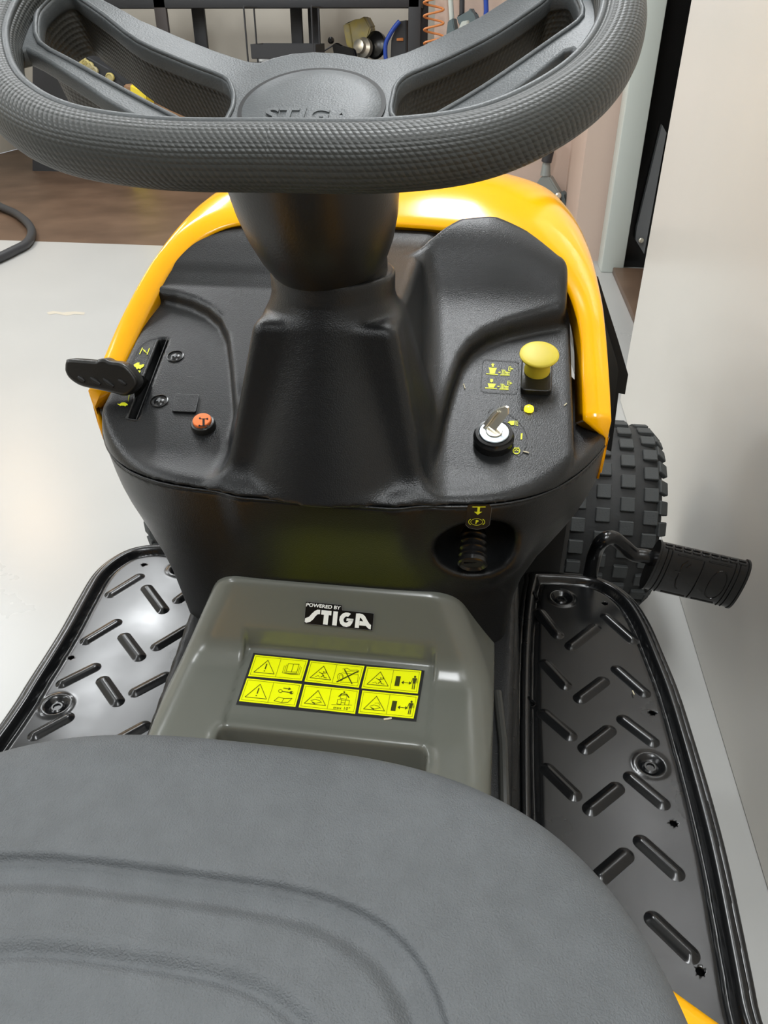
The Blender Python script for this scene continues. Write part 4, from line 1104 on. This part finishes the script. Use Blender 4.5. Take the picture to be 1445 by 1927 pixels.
for A_l in (armL, notch, armR):
    tp = [bm.verts.new(W3(u, v-.0015, wdep(u)-.004)) for u, v in A_l]; bt_ = [bm.verts.new(W3(u, v-.004, wdep(u)-.030)) for u, v in A_l]
    for i in range(len(A_l)-1): bm.faces.new((tp[i], tp[i+1], bt_[i+1], bt_[i]))
bm_obj('spoke_skirt', bm, M['hub'], wheel)
# hub cap with groove and raised lettering
hc = (uvw(452, 212)+uvw(718, 212))/2; hr = float((uvw(718, 212)-uvw(452, 212))[0]/2); hv = float((uvw(588, 135))[1]); hc = np.array([hc[0], hv-hr*.98])
HC = W3(hc[0], hc[1], -.052)
hubo = lathe_obj('hub_cap', [(hr, -.004), (hr, .0006), (hr-.0012, .0016), (hr*.7, .0034), (hr*.35, .0044), (.001, .0047)], HC, nV, M['hub'], wheel, 64, 60)
lathe_obj('hub_groove', [(hr+.0020, -.003), (hr+.0020, .0012), (hr-.0004, .0012)], HC, nV, M['black'], wheel, 64)
lathe_obj('hub_boss', [(.028, -.040), (.030, -.03), (.040, -.020), (.040, -.010)], HC, nV, M['boot'], wheel, 48)
bm = bmesh.new()
vs, fs = text_polys('STIGA', .0195, bold=.0006, spacing=1.05)
base_ = [bm.verts.new(W3(hc[0]+v[0]*1.0+.001, hc[1]+v[1]-.0175, -.052+.0040)) for v in vs]
for f in fs:
    try: bm.faces.new([base_[i] for i in f])
    except ValueError: pass
r = bmesh.ops.extrude_face_region(bm, geom=bm.faces[:])
for v in [g for g in r['geom'] if isinstance(g, bmesh.types.BMVert)]: v.co += Vector(nV)*.0012
bm_obj('hub_lettering', bm, M['hub'], wheel, smooth=False)

# ---- drive pedal beside the right footplate
pd = empty('drive_pedal', (0, 0, 0)); pd.parent = mow
pth = catmull([atz(1108, 1098, .352), atz(1112, 1075, .372), atz(1120, 1040, .405), aty(1133, 1018, .925), aty(1152, 1012, .93), aty(1172, 1026, .935), aty(1192, 1043, .935), aty(1215, 1047, .935), aty(1240, 1058, .935), aty(1300, 1078, .935)], 6)
tube_obj('pedal_arm', pth, .0105, M['steel'], pd, 16)
c4 = [Vector(aty(x, y, .93)) for x, y in ((1232, 1020), (1397, 1055), (1382, 1143), (1215, 1103))]
Cc = sum(c4, Vector())/4; ux = ((c4[1]+c4[2])-(c4[0]+c4[3])); Lx = ux.length/2; ux.normalize(); uz = ((c4[0]+c4[1])-(c4[2]+c4[3])); Lz = uz.length/2; uz = (uz-ux*uz.dot(ux)).normalized(); uy = uz.cross(ux)
Rp = Matrix((ux, uy, uz)).transposed()
bm = bmesh.new(); n = 40; sec = []
def secp(a, s=1): return (math.copysign(abs(math.sin(a))**.8, math.sin(a))*.017*s, math.copysign(abs(math.cos(a))**.9, math.cos(a))*Lz/2*s)
xs_ = [(-Lx/2, .80), (-Lx/2, 1.04), (-Lx/2+.003, 1.04), (-Lx/2+.004, .99), (Lx/2-.004, .99), (Lx/2-.003, 1.04), (Lx/2, 1.04), (Lx/2, .80)]
rg = []
for x_, s_ in xs_:
    rg.append([bm.verts.new(Cc+Rp @ Vector((x_, *secp(2*math.pi*k/n, s_)))) for k in range(n)])
for a, b in zip(rg, rg[1:]):
    for k in range(n): bm.faces.new((a[k], a[(k+1) % n], b[(k+1) % n], b[k]))
bm.faces.new(rg[0][::-1]); bm.faces.new(rg[-1])
pp = bm_obj('pedal_pad', bm, M['padrub'], pd, sharp=40)
def pads(x, a): y_, z_ = secp(a, 1.0); return Cc+Rp @ Vector((x, y_, z_))
fa = -math.pi/2     # camera-facing side angle
bm = bmesh.new()
for x_ in (-Lx/2+.012, -Lx/2+.018, Lx/2-.014, Lx/2-.020): add_tube(bm, [pads(x_, fa+t) for t in np.linspace(-1.15, 1.15, 14)], .0011, 6)
for (xa, xb) in ((-Lx/2+.026, -.004), (.006, Lx/2-.026)):
    for t in (.95, -.95): add_tube(bm, [pads(xa, fa+t), pads(xb, fa+t)], .0012, 6)
add_tube(bm, [pads(0, fa+t) for t in np.linspace(-1.0, .9, 10)], .0011, 6)
add_tube(bm, [pads(Lx*.22+.0115*math.cos(t), fa+.62*math.sin(t)) for t in np.linspace(0, 2*math.pi, 25)[:-1]], .0010, 6, 1, True)
add_tube(bm, [pads(-Lx*.17, fa+.75), pads(-Lx*.22, fa+.5), pads(-Lx*.22, fa-.1), pads(-Lx*.19, fa-.4), pads(-Lx*.16, fa-.5)], .0010, 6)
add_tube(bm, [pads(-Lx*.13, fa+.6), pads(-Lx*.17, fa+.4)], .0009, 6); add_tube(bm, [pads(-Lx*.27, fa+.2), pads(-Lx*.21, fa+.2)], .0009, 6)
bm_obj('raised_mark', bm, M['padrub'], pd)
bm = bmesh.new()
for k in range(9):
    for t in (1.25, 1.5): 
        q = pads(-Lx/2+.012+k*(Lx-.024)/8.0, fa+t); add_box(bm, q, (.010, .003, .003), Rp, bev=.0006)
bm_obj('pad_stud', bm, M['padrub'], pd)

# ---- part labels where a part looks different from the rest of the mower
for n_, l_ in (('hood', 'glossy yellow hood'), ('rear_fender', 'yellow rear fender'), ('seat', 'grey vinyl seat with stepped contour lines'), ('engine_cover', 'glossy grey centre cover with tray'), ('clutch_knob', 'yellow mushroom-shaped knob'),
               ('button_cap', 'orange round button top'), ('key', 'flat silver key'), ('indicator_light', 'small lit amber lamp'), ('badge', 'black badge with white lettering'), ('warning_label', 'black backing of the warning stickers')):
    bpy.data.objects[n_]['label'] = l_

# ---- dry grass clippings lying on the mower
def cover_pt(x, y): return Vector(hit(cover_f, x, y))
for fn, a_, b_, w_, l_ in ((cover_pt, (722, 1355), (737, 1353), .0009, 'pale dry grass clipping below the yellow stickers on the grey cover'),
                       (onp, (872, 724), (875, 733), .0005, 'tiny pale clipping left of the clutch symbols'),
                       (onp, (984, 851), (995, 854), .0006, 'tiny pale clipping below the ignition key symbols'),
                       (onp, (1061, 765), (1066, 761), .0005, 'tiny pale clipping right of the amber lamp'),
                       (lambda x, y: Vector(atz(x, y, ZP+.0035)), (1190, 1301), (1193, 1308), .0007, 'tiny pale clipping on the right footplate rib')):
    o = tube_obj('grass_clipping', [fn(*a_)+Vector((0, 0, .0009)), fn(*b_)+Vector((0, 0, .0011))], w_, M['straw'], None, 6)
    tag(o, l_, 'clipping', 'dry grass clippings on the mower')
